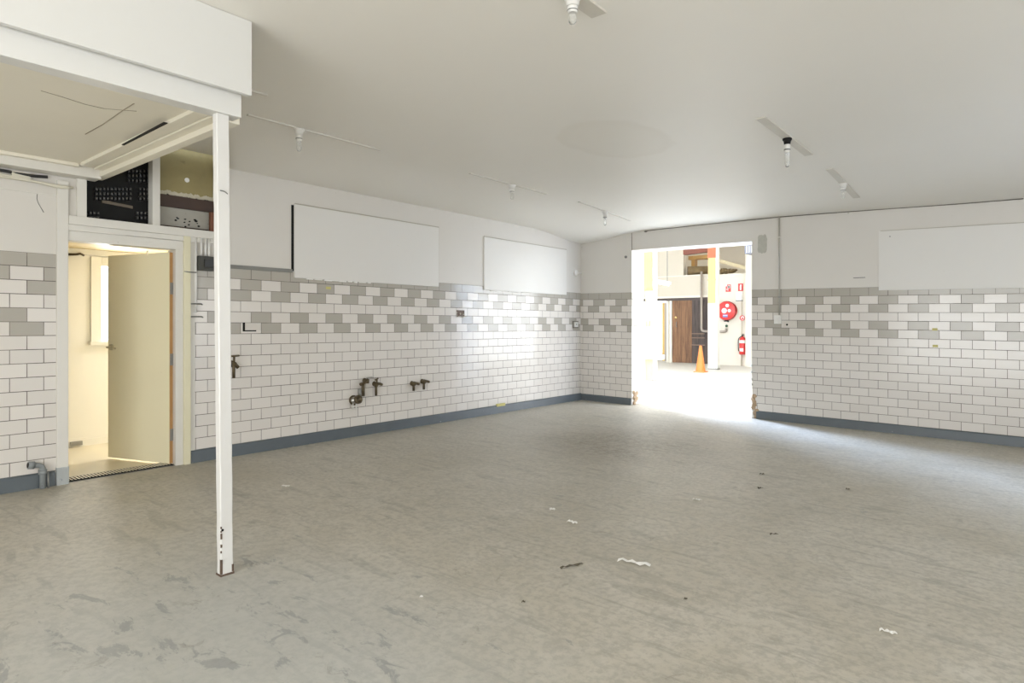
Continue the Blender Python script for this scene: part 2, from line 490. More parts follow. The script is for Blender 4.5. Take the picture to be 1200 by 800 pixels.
# right wall with windows, wall behind the camera with a roller-door opening (both out of frame)
def wall_with_holes(name, axis, c, th, a0, a1, z0, z1, holes, m):
    """solid wall with rectangular openings; axis 'x' -> wall at x=c running in y"""
    mb = MB(); cuts = sorted(set([a0, a1] + [h[0] for h in holes] + [h[1] for h in holes]))
    for i in range(len(cuts)-1):
        p, q = cuts[i], cuts[i+1]; zs = [(z0, z1)]
        for h in holes:
            if h[0] <= p+1e-6 and h[1] >= q-1e-6:
                zs = [(z0, h[2])] if h[2] > z0 else []
                zs.append((h[3], z1))
        for (u, v) in zs:
            if axis == 'x': mb.box((c, p, u), (c+th, q, v), m)
            else: mb.box((p, c, u), (q, c+th, v), m)
    return struct(mb.build(name))
zf0 = -.2
wall_with_holes('wall_right', 'x', xRW, .2, yFW, YB+BT, zf0, 3.1, [(-2.8, 1.0, .95, 2.45), (4.2, 7.4, .95, 2.45)], WALLP)
wall_with_holes('wall_front', 'y', yFW-.2, .2, XL-.15, xRW+.2, zf0, 3.1, [(-3.2, 1.8, zf0, 2.6)], WALLP)
def window_x(name, x, y0, y1, z0, z1, bars=3, th=.06):
    e = D.objects.new(name, None); COL.objects.link(e); e.location = (x, (y0+y1)/2, z0); struct(e)
    mb = MB(); w = .06
    mb.box((x, y0, z0), (x+th, y1, z0+w), TRIMW); mb.box((x, y0, z1-w), (x+th, y1, z1), TRIMW)
    for k in range(bars+1):
        yy = y0+(y1-y0-w)*k/bars
        mb.box((x, yy, z0+w), (x+th, yy+w, z1-w), TRIMW)
    mb.build('window_frame', e)
window_x('window_1', xRW+.06, -2.8, 1.0, .95, 2.45)
window_x('window_2', xRW+.06, 4.2, 7.4, .95, 2.45)

# ------------------------------------------------------------------ skirting
def skirt_x(name, y0, y1):
    mb = MB(); x = XL; t = .018; n = max(1, int((y1-y0)/.6))
    for k in range(n):
        a = y0+(y1-y0)*k/n; b = y0+(y1-y0)*(k+1)/n
        za, zb_ = floorz(x, a)-.01, floorz(x, b)-.01
        ta, tb = ztopL(a)-16*U, ztopL(b)-16*U
        prof = lambda y, z0, z1: [(x-.002,y,z0), (x+t+.006,y,z0), (x+t,y,z1-.012), (x+t-.010,y,z1), (x-.002,y,z1)]
        mb.beam(prof(a, za, ta), prof(b, zb_, tb), SKIRT)
    return struct(mb.build(name))
skirt_x('baseboard_left', yFW, 1.585)
skirt_x('baseboard_left.001', 2.66, YB)
def skirt_y(name, x0, x1):
    mb = MB(); y = YB; t = .018; n = max(1, int((x1-x0)/.6))
    for k in range(n):
        a = x0+(x1-x0)*k/n; b = x0+(x1-x0)*(k+1)/n
        za, zb_ = floorz(a, y)-.01, floorz(b, y)-.01
        ta, tb = ztopB(a)-16*U, ztopB(b)-16*U
        prof = lambda x, z0, z1: [(x,y+.002,z0), (x,y-t-.006,z0), (x,y-t,z1-.012), (x,y-t+.010,z1), (x,y+.002,z1)]
        mb.beam(prof(a, za, ta), prof(b, zb_, tb), SKIRT)
    return struct(mb.build(name))
skirt_y('baseboard_back', XL+.018, xOL-.01)
skirt_y('baseboard_back.001', xOR+.07, xRW)

# ------------------------------------------------------------------ door frame, transom frame
fx = XL
mb = MB()                                    # left cover board, full height to the bulkhead
yl0 = L(67, 400, .03).y; yl1 = L(80.3, 400, .03).y
mb.box((fx-WT, yl0, .0), (fx+.03, yl1, 2.50), TRIMW, .004)
mb.box((fx-.01, yl0-.004, .0), (fx+.036, yl1+.003, .16), paint('trim_paint_blue_foot', (.40,.42,.42), .5, .2, 9, dirt=(.16,.19,.21), dirt_amt=.5), .004)
struct(mb.build('trim_1'))
mb = MB()                                    # right jamb and casing
mb.box((fx-.035, 2.523, .0), (fx+.012, 2.590, 2.10), TRIMW, .003)
mb.box((fx-.02, 2.590, .0), (fx+.035, 2.650, 2.16), YELT, .006)
mb.box((fx-.02, 2.650, .06), (fx+.006, 2.700, 2.19), TRIMW, .003)
struct(mb.build('trim_2'))
mb = MB()                                    # door head and casing over it
mb.box((fx-.035, yl1, 2.020), (fx+.015, 2.590, 2.100), TRIMW, .003)
mb.box((fx-.02, yl1, 2.100), (fx+.028, 2.10, 2.150), TRIMW, .003)
mb.box((fx-.02, 2.10, 2.106), (fx+.022, 2.93, 2.150), TRIMW, .003)
struct(mb.build('trim_3'))
mb = MB()                                    # sill, stiles and mullion of the opening over the door
mb.box((fx-WT, yl1-.0, 2.150), (fx+.045, 2.95, 2.222), TRIMW, .004)
mb.box((fx-.06, 1.735, 2.215), (fx+.030, 1.805, 3.0), TRIMW, .003)
mb.box((fx-.12, 1.69, 2.215), (fx-.02, 1.735, 3.0), BLACKM)
mb.box((fx-.08, 2.320, 2.215), (fx+.020, 2.385, 2.99), TRIMW, .004)
struct(mb.build('trim_4'))
# dark board with rows of fuses behind the left light of that opening
sw = thing('switchboard', 'black perforated switchboard panel behind the opening above the doorway', 'switchboard', (fx-.14, 2.08, 2.2))
mb = MB(); xs = fx-.115
mb.box((xs-.03, 1.70, 2.19), (xs, 2.36, 3.08), BLACKM); mb.build('back_panel', sw)
FUSE = paint('fuse_black', (.010,.010,.010), .3, .2, 8); FUSEW = paint('fuse_stud', (.16,.155,.14), .5, .2, 8)
for (py0, rows, xs_) in ((205, 3, ((150, 178),)), (222, 3, ((112, 152), (163, 179))), (250, 2, ((105, 117), (160, 179)))):
    for r in range(rows):
        for (a, b) in xs_:
            k = a
            while k < b:
                p = onx(k, py0+r*5.5-(4 if py0 < 210 else 0), xs)
                mb = MB(); mb.box((xs-.002, p.y-.011, p.z-.014), (xs+.03, p.y+.011, p.z+.014), FUSE, .003); mb.box((xs+.028, p.y-.003, p.z-.005), (xs+.032, p.y+.003, p.z+.005), FUSEW)
                mb.build('fuse', sw)
                k += 4.4
mb = MB(); a, b = onx(119, 236, xs), onx(155, 243, xs)
mb.beam([(xs-.002,a.y,a.z+.012), (xs+.012,a.y,a.z+.012), (xs+.012,a.y,a.z-.012), (xs-.002,a.y,a.z-.012)],
        [(xs-.002,b.y,b.z+.012), (xs+.012,b.y,b.z+.012), (xs+.012,b.y,b.z-.012), (xs-.002,b.y,b.z-.012)], paint('tan_label_strip', (.13,.105,.075), .6, .2, 20))
mb.build('label_strip', sw)
# ochre sheet, dark rail and dusty blockwork behind the right light
xs = fx-.10
bd = thing('backing_board', 'ochre stained board with a white round spot above a dark rail', 'board', (xs, 2.64, 2.45))
mb = MB(); mb.box((xs-.02, 2.40, 2.555), (xs, 2.95, 3.08), SHEET)
for k in range(26):
    yy = 2.41+.53*k/25; mb.sphere((xs, yy, 2.555+random.uniform(-.012,.012)), .020, paint('torn_paper_edge', (.50,.46,.36), .8, .1, 9), 0.25, 1.2, 1.1, 1, .2)
mb.build('sheet', bd)
mb = MB(); p = onx(219, 211, xs); mb.cyl((xs-.004, p.y, p.z), (xs+.006, p.y, p.z), .022, PAPER); o = mb.build('round_spot', bd); o['label'] = 'white round spot'
mb = MB(); mb.box((xs-.03, 2.385, 2.425), (xs+.025, 2.95, 2.535), DKTIM, .006); mb.build('rail', bd)
mb = MB(); mb.box((xs-.03, 2.385, 2.19), (xs-.008, 2.95, 2.43), GREYB)
for k in range(12): mb.sphere((xs-.006, random.uniform(2.55, 2.80), random.uniform(2.26, 2.34)), random.uniform(.006, .014), BLACKM, .5, 1.3, .8, 1, .2)
mb.build('lower_block', bd)
mb = MB(); mb.cyl((xs+.04, 2.42, 2.232), (xs+.03, 2.86, 2.236), .014, DKTIM); solo(mb, 'timber_offcut', 'thin dark stick lying on the sill under the ochre board', 'stick')
mb = MB(); mb.box((fx-.07, 2.865, 2.222), (fx-.03, 2.93, 2.42), paint('red_brown_timber', (.16,.06,.03), .6, .2, 8), .004)
solo(mb, 'timber_block', 'red-brown timber block standing at the right end of the sill above the door', 'timber')
# dark void lining behind both lights
mb = MB()
mb.box((fx-.60, 1.60, 2.19), (fx-.16, 3.1, 2.20), BLACKM); mb.box((fx-.62, 1.60, 2.19), (fx-.60, 3.1, 3.3), BLACKM)
mb.box((fx-.62, 1.60, 3.2), (fx-WT, 3.1, 3.22), BLACKM); mb.box((fx-.62, 1.58, 2.19), (fx-WT, 1.60, 3.22), BLACKM); mb.box((fx-.62, 3.1, 2.19), (fx-WT, 3.12, 3.22), BLACKM)
struct(mb.build('wall_void'))

# ------------------------------------------------------------------ passage behind the door
xPW = -7.93
pw = onx(109, 403, xPW); pw0 = onx(116.5, 306, xPW); pw1 = onx(150, 306, xPW)
yW0, yW1 = onx(118.0, 350, xPW).y, onx(118.0, 350, xPW).y+.42
zW0, zW1 = 1.16, onx(119, 312, xPW).z
wall_with_holes('wall_passage', 'x', xPW-.25, .25, -1.5, 4.5, 0, 2.6, [(yW0, yW1, zW0, zW1)], CREAM)
mb = MB(); mb.box((xPW-.25, -1.6, 0), (XL-WT, -1.5, 2.6), CREAM); mb.box((xPW-.25, 4.5, 0), (XL-WT, 4.6, 2.6), CREAM)
struct(mb.build('wall_passage.001'))
mb = MB(); mb.box((xPW-.25, -1.6, 2.14), (XL-WT, 4.6, 2.19), paint('passage_ceiling_cream', (.60,.50,.31), .6, .04, 2)); struct(mb.build('ceiling_passage'))
e = D.objects.new('window_3', None); COL.objects.link(e); e.location = (xPW, (yW0+yW1)/2, zW0); struct(e)
mb = MB(); t = .10
mb.box((xPW-.02, yW0-t, zW0-.02), (xPW+.025, yW0, zW1+t), CREAM, .004); mb.box((xPW-.02, yW1, zW0-.02), (xPW+.025, yW1+t, zW1+t), CREAM, .004)
mb.box((xPW-.02, yW0, zW1), (xPW+.025, yW1, zW1+t), CREAM, .004); mb.build('window_frame', e)
mb = MB(); mb.box((xPW-.05, yW0-t-.02, zW0-.06), (xPW+.07, yW1+t+.02, zW0-.02), CREAM, .004); mb.build('window_sill', e)
mb = MB(); mb.box((xPW-.0, -1.5, .0), (xPW+.02, 4.5, .085), CREAM, .003); mb.box((xPW, -1.5, .085), (xPW+.012, 4.5, .10), CREAM); struct(mb.build('baseboard_passage'))
mb = MB(); mb.box((xPW, -1.5, 2.08), (xPW+.03, 4.5, 2.14), CREAM, .003); struct(mb.build('trim_5'))
mb = MB(); mb.tube([onx(80, 298, xPW+.03), onx(90, 298, xPW+.05), onx(94, 297, xPW+.06), onx(98, 299, xPW+.03)], .012, BRASS, bend=.03)
solo(mb, 'cable_end', 'short bent cable end high on the passage wall beyond the door', 'cable')
mb = MB(); a = onx(83, 520, xPW+.05); b = onx(97, 517, xPW+.05)
mb.box((xPW+.02, a.y, .03), (xPW+.05, b.y, .075), GALV, .004); solo(mb, 'skirting_outlet', 'small grey fitting on the passage skirting beyond the door', 'fitting')

# door leaf, swung away into the passage
hx, hy = onx(203.8, 400, XL-.15).x, onx(203.8, 400, XL-.15).y
hx, hy = -6.172, 2.487
ld = Vector((-.784, -.258, 0)).normalized(); ln = Vector((-ld.y, ld.x, 0))*-1    # ln: thickness, toward +y side
if ln.y < 0: ln = -ln
de = D.objects.new('door_1', None); COL.objects.link(de); de.location = (hx, hy, .03); struct(de)
Mdoor = Matrix(((ld.x, ln.x, 0, hx), (ld.y, ln.y, 0, hy), (0, 0, 1, 0), (0, 0, 0, 1)))
mb = MB(); vs = mb.box((0, 0, .035), (.815, .04, 1.995), DOORC, 0, Mdoor)
for f in mb.bm.faces:
    if f.normal.dot(-ld) > .9 or (f.calc_center_median()-Vector((hx, hy, 1))).dot(ld) < .02: f.material_index = mb.mi(RAWW)
bmesh.ops.recalc_face_normals(mb.bm, faces=mb.bm.faces[:])
mb.build('door_leaf', de)
mb = MB()
def dm(x, y, z): return Mdoor @ Vector((x, y, z))
PALEH = paint('pale_brass', (.50,.45,.32), .35, .1, 20, metal=.5)
mb.cyl(dm(.765, 0, 1.105), dm(.765, -.012, 1.105), .030, PALEH); mb.cyl(dm(.765, 0, 1.105), dm(.765, -.05, 1.105), .011, PALEH)
mb.tube([dm(.765, -.048, 1.105), dm(.72, -.052, 1.104), dm(.655, -.046, 1.095)], .009, PALEH, bend=.02)
mb.box((.80, .004, 1.06), (.818, .034, 1.15), PALEH, .002, Mdoor)
h = mb.build('door_handle', de)
mb = MB(); p = onx(176, 290, hx-.25); mb.box(dm(.27, -.012, 1.985), dm(.285, 0, 2.02), CREAM)
mb.build('door_latch', de)
for zz in (1.66, 1.0, .30):
    mb = MB()
    mb.box((-.006, .004, zz-.055), (0, .036, zz+.055), GALV, .002, Mdoor)
    mb.cyl(dm(-.008, .042, zz-.055), dm(-.008, .042, zz+.055), .008, GALV)
    mb.box((fx-.075, 2.514, zz-.055), (fx-.036, 2.524, zz+.055), GALV)
    mb.build('hinge', de)
# threshold drain grate
gx0, gx1 = fx-.15, fx-.005
gr = thing('drain_grate', 'black slotted metal drain grate across the doorway threshold', 'grate', ((gx0+gx1)/2, 2.1, .02))
mb = MB(); zt = .034
mb.box((gx0, 1.675, -.02), (gx0+.010, 2.52, zt), METAL); mb.box((gx1-.010, 1.675, -.02), (gx1, 2.58, zt-.012), METAL)
mb.box((gx0, 1.675, -.02), (gx1, 2.52, .004), BLACKM); mb.build('frame', gr)
PALEM = paint('pale_grate_bar', (.74,.69,.56), .5, .15, 10)
for k in range(33):
    mb = MB(); y = 1.69+.82*k/32
    q = lambda x, o, z0, z1: [(x, y+o-.0055, z0), (x, y+o+.0055, z0), (x, y+o+.0055, z1), (x, y+o-.0055, z1)]
    mb.beam(q(gx0+.01, 0, .004, zt-.002), q(gx1-.01, 0, .004, zt-.002), BLACKM)
    c = lambda x, o: [(x, y+o-.0065, zt-.002), (x, y+o+.0065, zt-.002), (x, y+o+.0065, zt), (x, y+o-.0065, zt)]
    mb.beam(c(gx0+.01, 0), c(gx1-.01, 0), PALEM)
    mb.build('grate_bar', gr)

# ------------------------------------------------------------------ bulkhead and post
bk = thing('bulkhead', 'white boxed bulkhead overhead at left, carried on the slim post', 'bulkhead', (-4.6, .2, 2.46))
yE = 1.714
mb = MB(); mb.box((-3.30, yFW+.02, 2.568), (-3.27, 1.742, 2.970), FASC, .002); mb.build('fascia_panel', bk)
mb = MB(); mb.box((-3.43, yFW+.02, 2.454), (-3.33, yE, 2.60), FASC, .003); mb.box((-3.34, yFW+.02, 2.590), (-3.30, yE, 2.62), FASC); mb.build('fascia_beam', bk)
mb = MB(); mb.box((-6.12, yFW+.02, 2.625), (-3.40, 1.70, 2.645), SOFF); mb.box((-6.12, 1.70, 2.625), (-3.74, 1.86, 2.645), SOFF); mb.build('soffit', bk)
def crack_or_ridge_shade(pts, r, m=BLACKM):
    mb = MB(); mb.tube([onz(px, py, 2.6255) for px, py in pts], r, m, 6); mb.build('crack_or_ridge_shade', bk)
DUST_SHADE = paint('dusty_joint_and_ridge_shade', (.30,.26,.19), .8, .2, 12)
crack_or_ridge_shade([(48,106), (72,113), (100,122), (122,127)], .0035, DUST_SHADE); crack_or_ridge_shade([(122,127), (140,128.5), (160,130)], .003, DUST_SHADE)
crack_or_ridge_shade([(157,121), (145,128.5), (120,146), (100,157)], .004, DUST_SHADE)  # dark tube standing in for the shadow along a soffit ridge
mb = MB(); mb.box((-6.13, 1.86, 2.553), (-3.76, 1.925, 2.66), SOFF, .003); mb.build('end_beam', bk)
mb = MB(); mb.box((-5.9, 1.70, 2.60), (-3.54, 1.79, 2.63), SOFF, .003); mb.box((-5.9, 1.795, 2.59), (-3.70, 1.86, 2.63), SOFF, .003); mb.build('edge_board', bk)
mb = MB(); a, b = onz(144, 170, 2.599), onz(194, 144, 2.599); mb.beam([a+Vector((0,-.008,-.001)), a+Vector((0,.008,-.001)), a+Vector((0,.008,.004)), a+Vector((0,-.008,.004))], [b+Vector((0,-.012,-.001)), b+Vector((0,.012,-.001)), b+Vector((0,.012,.004)), b+Vector((0,-.012,.004))], BLACKM); mb.build('open_joint', bk)
mb = MB(); mb.box((-6.13, yFW+.02, 2.535), (-5.98, 1.872, 2.635), TRIMW, .004); mb.box((-5.98, yFW+.02, 2.60), (-5.93, 1.70, 2.628), SOFF, .006); mb.build('wall_beam', bk)
mb = MB(); mb.box((-6.13, 1.64, 2.64), (-3.46, 1.67, 2.965), SOFF); mb.build('end_panel', bk)
# post: slightly leaning square timber, foot chipped
pb = onfloor(260.5, 672); zb = floorz(-3.37, 1.635)
po = thing('timber_post', 'slim white painted timber post with chipped rusty foot standing on the concrete', 'post', (-3.37, 1.635, zb))
mb = MB(); hx_, hy_ = .024, .034
bx, by, tx, ty = -3.362, 1.640, -3.378, 1.624
n = 24; prev = None
def ring(t):
    x = bx+(tx-bx)*t; y = by+(ty-by)*t; z = zb+.004+(2.454-zb-.004)*t
    j = lambda: random.uniform(-.0012, .0012) if 0 < t < 1 else 0
    c = .004
    pr = [(-hx_+c,-hy_), (hx_-c,-hy_), (hx_,-hy_+c), (hx_,hy_-c), (hx_-c,hy_), (-hx_+c,hy_), (-hx_,hy_-c), (-hx_,-hy_+c)]
    return [Vector((x+u+j(), y+v+j(), z)) for u, v in pr]
rs = [ring(k/n) for k in range(n+1)]
vv = [[mb.bm.verts.new(p) for p in r] for r in rs]
for A, Bq in zip(vv, vv[1:]):
    for k in range(8):
        f = mb.bm.faces.new((A[k], A[(k+1)%8], Bq[(k+1)%8], Bq[k])); f.material_index = mb.mi(POSTW)
for r in (vv[0][::-1], vv[-1]): f = mb.bm.faces.new(r); f.material_index = mb.mi(POSTW)
bmesh.ops.recalc_face_normals(mb.bm, faces=mb.bm.faces[:])
mb.build('shaft', po)
RUST = paint('rusty_bare_timber', (.10,.065,.045), .8, .4, 30)
def bare(a, b):
    mb = MB(); mb.box(a, b, RUST); o = mb.build('bare_patch', po); o['label'] = 'rust-brown bare patch at the foot'
for (z, h, w) in ((.20, .03, .006), (.155, .016, .006), (.125, .012, .004), (.235, .010, .004), (.255, .012, .004)):
    bare((bx+hx_-.006, by-hy_-.0012, zb+z), (bx+hx_+.0012, by-hy_+w, zb+z+h))
bare((bx+hx_-.012, by-hy_-.0012, zb+.012), (bx+hx_+.0012, by-hy_+.008, zb+.09))
bare((bx-hx_-.003, by-hy_-.003, zb-.004), (bx+hx_+.003, by+hy_+.003, zb+.010))
bare((bx+hx_-.004, by+hy_-.010, zb+.012), (bx+hx_+.0015, by+hy_+.0012, zb+.05))
mb = MB(); p = onx(260.8, 621, bx+hx_); mb.cyl((bx+hx_-.006, p.y, p.z), (bx+hx_+.002, p.y, p.z), .0065, BLACKM)
mb.build('bolt_hole', po)
mb = MB(); p = onx(258.5, 224, -3.352); mb.tube([(p.x-.006, p.y-.004, p.z+.006), (p.x+.03, p.y+.008, p.z-.004), (p.x+.035, p.y+.022, p.z-.016)], .003, METAL, bend=.01)
mb.build('nail', po)

# ------------------------------------------------------------------ ceiling lamps
STRIPD = paint('dusty_strip_paint', (.58,.55,.485), .55, .12, 5)
def lamp(px, py, label, kind='holder', L0=.62, L1=.62, drop=.17, strip_w=.035, off=0):
    z = 2.9
    for _ in range(6):
        p = onz(px, py, z); z = ceilz(p.x, p.y)
    t = thing('ceiling_light', label, 'ceiling light', (p.x, p.y, z), 'batten lamp holders on the ceiling')
    mb = MB(); n = 10; h = .010
    for k in range(n):
        a = p.y-L0+(L0+L1)*k/n; b = p.y-L0+(L0+L1)*(k+1)/n
        q = lambda y: [(p.x-strip_w/2, y, ceilz(p.x,y)+.004), (p.x-strip_w/2+.004, y, ceilz(p.x,y)-h), (p.x+strip_w/2-.004, y, ceilz(p.x,y)-h), (p.x+strip_w/2, y, ceilz(p.x,y)+.004)]
        mb.beam(q(a), q(b), STRIP if strip_w < .05 else STRIPD)
    mb.build('wiring_strip', t)
    M = Matrix.Translation((p.x, p.y, z-h+.002)) @ Matrix.Rotation(math.pi, 4, 'X')
    if kind == 'broken':
        mb = MB(); mb.lathe([(.038, 0), (.04, .012), (.030, .03), (.026, .055)], BLACKM, 20, M)
        for k in range(7): mb.sphere((p.x+random.uniform(-.03,.03), p.y+random.uniform(-.03,.03), z-.02-random.uniform(0,.03)), .012, random.choice((BLACKM, GALV, WPLAS)), 1, 1, 1, 1, .3)
        mb.build('ceiling_rose', t); z0 = .055
    else:
        mb = MB(); mb.lathe([(.044, 0), (.046, .008), (.036, .020), (.030, .05)], WPLAS, 20, M); mb.build('ceiling_rose', t); z0 = .05
    k = drop
    mb = MB(); mb.lathe([(.024, z0), (.026, z0+.004), (.026, z0+.28*k), (.021, z0+.30*k), (.021, z0+.36*k)], WPLAS, 18, M); lh = mb.build('lamp_holder', t)
    mb = MB(); mb.lathe([(.0265, z0+.20*k), (.0275, z0+.21*k), (.0275, z0+.25*k), (.0265, z0+.26*k)], METAL, 18, M); mb.build('collar_ring', lh)
    mb = MB(); mb.lathe([(.016, z0+.34*k), (.019, z0+.42*k), (.020, z0+.85*k), (.013, z0+.97*k), (0, z0+k)], GLASS, 18, M); mb.build('bulb', t)
    return t
lamp(350.5, 150, 'white ceiling lamp holder on a long strip nearest the white post', L0=.45, L1=.85, drop=.14)
lamp(600, 216, 'white ceiling lamp holder in the middle of the row over the long tiled wall', L0=.72, L1=.68, drop=.12)
lamp(709, 247, 'white ceiling lamp holder closest to the corner, left above the bright opening', L0=.67, L1=.72, drop=.15)
lamp(922.5, 161, 'ceiling lamp with a broken dark base and a long clear bulb', 'broken', .70, .70, .20, .085)
lamp(988, 214, 'small ceiling lamp holder on the strip closest to the right end of the back wall', L0=.62, L1=.70, drop=.12, strip_w=.08)
lamp(671, -6, 'ceiling lamp cut off by the top edge of the picture', L0=.2, L1=.25, drop=.09, strip_w=.10)
mb = MB(); a = onz(296, 105, 2.975); b = onz(319, 110.5, 2.955)
mb.box((a.x-.01, 1.76, ceilz(a.x,1.5)-.014), (a.x+.01, b.y, ceilz(a.x,1.5)+.004), STRIP, .002)
solo(mb, 'cable_cover', 'short end of a painted cable strip on the ceiling beside the white bulkhead', 'cable cover')

# ------------------------------------------------------------------ boards on the walls
LIPM = paint('board_joint', (.40,.375,.31), .6, .1, 10)
def board_x(label, y0, y1, z0, z1, x1, group='white boards fixed over the tiles', gap=True):
    t = thing('wall_board', label, 'board', (XL, (y0+y1)/2, z0), group)
    mb = MB(); mb.box((XL-.003, y0, z0), (XL+x1, y1, z1), BOARD, .003)
    for yy in (y0+.06, (y0+y1)/2, y1-.06):
        for zz in (z0+.06, (z0+z1)/2, z1-.06): mb.sphere((XL+x1, yy, zz), .006, TRIMW, .3, 1, 1, 1)
    mb.build('panel', t)
    if gap:
        mb = MB(); mb.box((XL-.002, y0-.028, z0+.07), (XL+.004, y0+.004, z1-.01), BLACKM); mb.build('dark_gap', t)
    mb = MB()                                  # torn lower edge with bare white flakes
    y = y0+.15
    while y < y0+(1.0 if gap else .8):
        w = random.uniform(.04, .12); mb.box((XL, y, z0-random.uniform(.008, .016)), (XL+x1-.004, y+w, z0+.004), PAPER); y += w+random.uniform(0, .03)
    mb.build('torn_edge', t)
    mb = MB(); mb.box((XL, y0+.01, z1-.002), (XL+x1+.003, y1-.0, z1+.010), LIPM); mb.build('top_lip', t)
    mb = MB(); mb.box((XL, y1-.001, z0+.02), (XL+x1-.006, y1+.007, z1), LIPM); mb.build('side_joint', t)
    return t
board_x('large white board over the long tiled wall with a dark gap at its left edge', 3.739, 5.874, 1.828, 2.620, .022)
board_x('white board on the long tiled wall nearest the room corner', 6.785, 8.876, 1.828, 2.596, .018, gap=False)
t = thing('wall_board', 'wide white board above the tiles right of the bright opening', 'board', (-.4, YB, 1.75), 'white boards fixed over the tiles')
mb = MB(); x0, x1 = -1.534, 1.3
mb.beam([(x0,YB+.003,1.768), (x0,YB-.014,1.768), (x0,YB-.014,2.533), (x0,YB+.003,2.533)], [(x1,YB+.003,1.768-.0145*(x1-x0)), (x1,YB-.014,1.768-.0145*(x1-x0)), (x1,YB-.014,2.533-.0265*(x1-x0)), (x1,YB+.003,2.533-.0265*(x1-x0))], BOARD)
mb.build('panel', t)
mb = MB(); mb.beam([(x0+.02,YB,2.531), (x0+.02,YB-.016,2.531), (x0+.02,YB-.016,2.539), (x0+.02,YB,2.539)], [(x1,YB,2.531-.0265*(x1-x0)), (x1,YB-.016,2.531-.0265*(x1-x0)), (x1,YB-.016,2.539-.0265*(x1-x0)), (x1,YB,2.539-.0265*(x1-x0))], LIPM)
mb.build('top_lip', t)
mb = MB(); p = B(1043, 277, .014); mb.cyl((p.x, YB-.013, p.z), (p.x, YB-.022, p.z), .008, GALV); mb.build('screw', t)
# ledge line above tiles between post and first board
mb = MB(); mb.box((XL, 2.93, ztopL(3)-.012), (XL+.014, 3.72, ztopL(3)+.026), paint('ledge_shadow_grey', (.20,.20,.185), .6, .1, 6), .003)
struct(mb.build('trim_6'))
# ------------------------------------------------------------------ pipes and taps on the left wall
def tap(px, py, label, size=1.0, body=True, tailpx=26, kind='bib'):
    p = L(px, py, 0); s = size
    t = thing('wall_tap', label, 'tap', (XL, p.y, p.z), 'old brass fittings on the tiled wall')
    mb = MB(); mb.lathe([(.030*s, -.002), (.030*s, .006), (.016*s, .014), (.014*s, .05), (.018*s, .055), (.018*s, .085), (.008*s, .095)], BRASS, 16, Matrix.Translation((XL, p.y, p.z)) @ Matrix.Rotation(math.pi/2, 4, 'Y')); mb.build('body', t)
    if kind == 'bib':
        mb = MB(); mb.tube([(XL+.06, p.y-.003, p.z), (XL+.085, p.y-.012, p.z-.015), (XL+.09, p.y-.016, p.z-.12*s)], .013*s, BRASS, bend=.02); mb.build('spout', t)
        mb = MB(); mb.cyl((XL+.065, p.y, p.z), (XL+.065, p.y+.002, p.z+.065*s), .009*s, BRASS)
        mb.cyl((XL+.065, p.y-.045*s, p.z+.066*s), (XL+.065, p.y+.045*s, p.z+.070*s), .008*s, BRASS); mb.build('tee_handle', t)
        mb = MB(); mb.tube([(XL+.05, p.y+.012, p.z+.0), (XL+.06, p.y+.04*s, p.z-.035*s)], .016*s, BRASS); mb.build('side_outlet', t)
    return t
tap(270.5, 426, 'brass bib tap with a tee handle just right of the white post', 1.15)
def stub(px, py, label, len_px, elbow=True, up=False, dx=1):
    p = L(px, py, 0)
    t = thing('pipe_stub', label, 'pipe', (XL, p.y, p.z), 'old brass fittings on the tiled wall')
    mb = MB(); mb.lathe([(.032, -.002), (.030, .006), (.018, .014), (.016, .05), (.020, .052), (.020, .07), (.010, .078)], BRASS, 16, Matrix.Translation((XL, p.y, p.z)) @ Matrix.Rotation(math.pi/2, 4, 'Y'))
    mb.tube([(XL+.045, p.y-.01, p.z+.012), (XL+.055, p.y+.05*dx, p.z-.004), (XL+.052, p.y+.075*dx, p.z-.012)], .017, BRASS, bend=.02); mb.build('elbow', t)
    q = onx(px, py+len_px, XL+.05)
    mb = MB(); mb.cyl((XL+.05, p.y-.012, p.z+.01), (XL+.05, p.y-.012, q.z), .016, BRASS); mb.cyl((XL+.05, p.y-.012, p.z+.02), (XL+.05, p.y-.012, p.z-.03), .022, BRASS); mb.build('tail_pipe', t)
    if up:
        mb = MB(); mb.cyl((XL+.05, p.y, p.z), (XL+.055, p.y-.004, p.z+.055), .010, BRASS); mb.cyl((XL+.055, p.y-.03, p.z+.05), (XL+.055, p.y+.016, p.z+.066), .009, BRASS); mb.build('tap_handle', t)
    return t
# double fitting: two tails side by side and an offset elbow above
p = L(424, 453); t = thing('pipe_stub', 'tall stepped brass pipe fitting with twin tails, above the round drain outlet', 'pipe', (XL, p.y, p.z), 'old brass fittings on the tiled wall')
a = onx(430.5, 446, XL+.06); b = onx(425.5, 449, XL+.06); c = onx(425, 464, XL+.06)
mb = MB(); mb.lathe([(.03, -.002), (.03, .006), (.017, .014), (.017, .07)], BRASS, 16, Matrix.Translation((XL, a.y, a.z)) @ Matrix.Rotation(math.pi/2, 4, 'Y'))
mb.tube([a+Vector((0,.01,.015)), a+Vector((0,-.02,-.01)), b+Vector((0,0,-.005)), b+Vector((0,-.04,-.01))], .019, BRASS, bend=.02); mb.cyl(a+Vector((0,0,.02)), a+Vector((0,.0,-.03)), .022, BRASS); mb.build('elbow', t)
mb = MB(); mb.cyl((XL+.05, a.y+.0, a.z+.03), (XL+.05, a.y+.075, a.z+.036), .010, CHROME); mb.build('tap_handle', t)
mb = MB(); mb.cyl(b+Vector((0,0,.01)), (c.x, b.y, c.z), .020, BRASS); mb.build('tail_pipe', t)
p2 = onx(421.5, 455, XL+.05); mb = MB(); mb.cyl(p2, (p2.x, p2.y, c.z), .017, GALV); mb.build('tail_pipe', t)
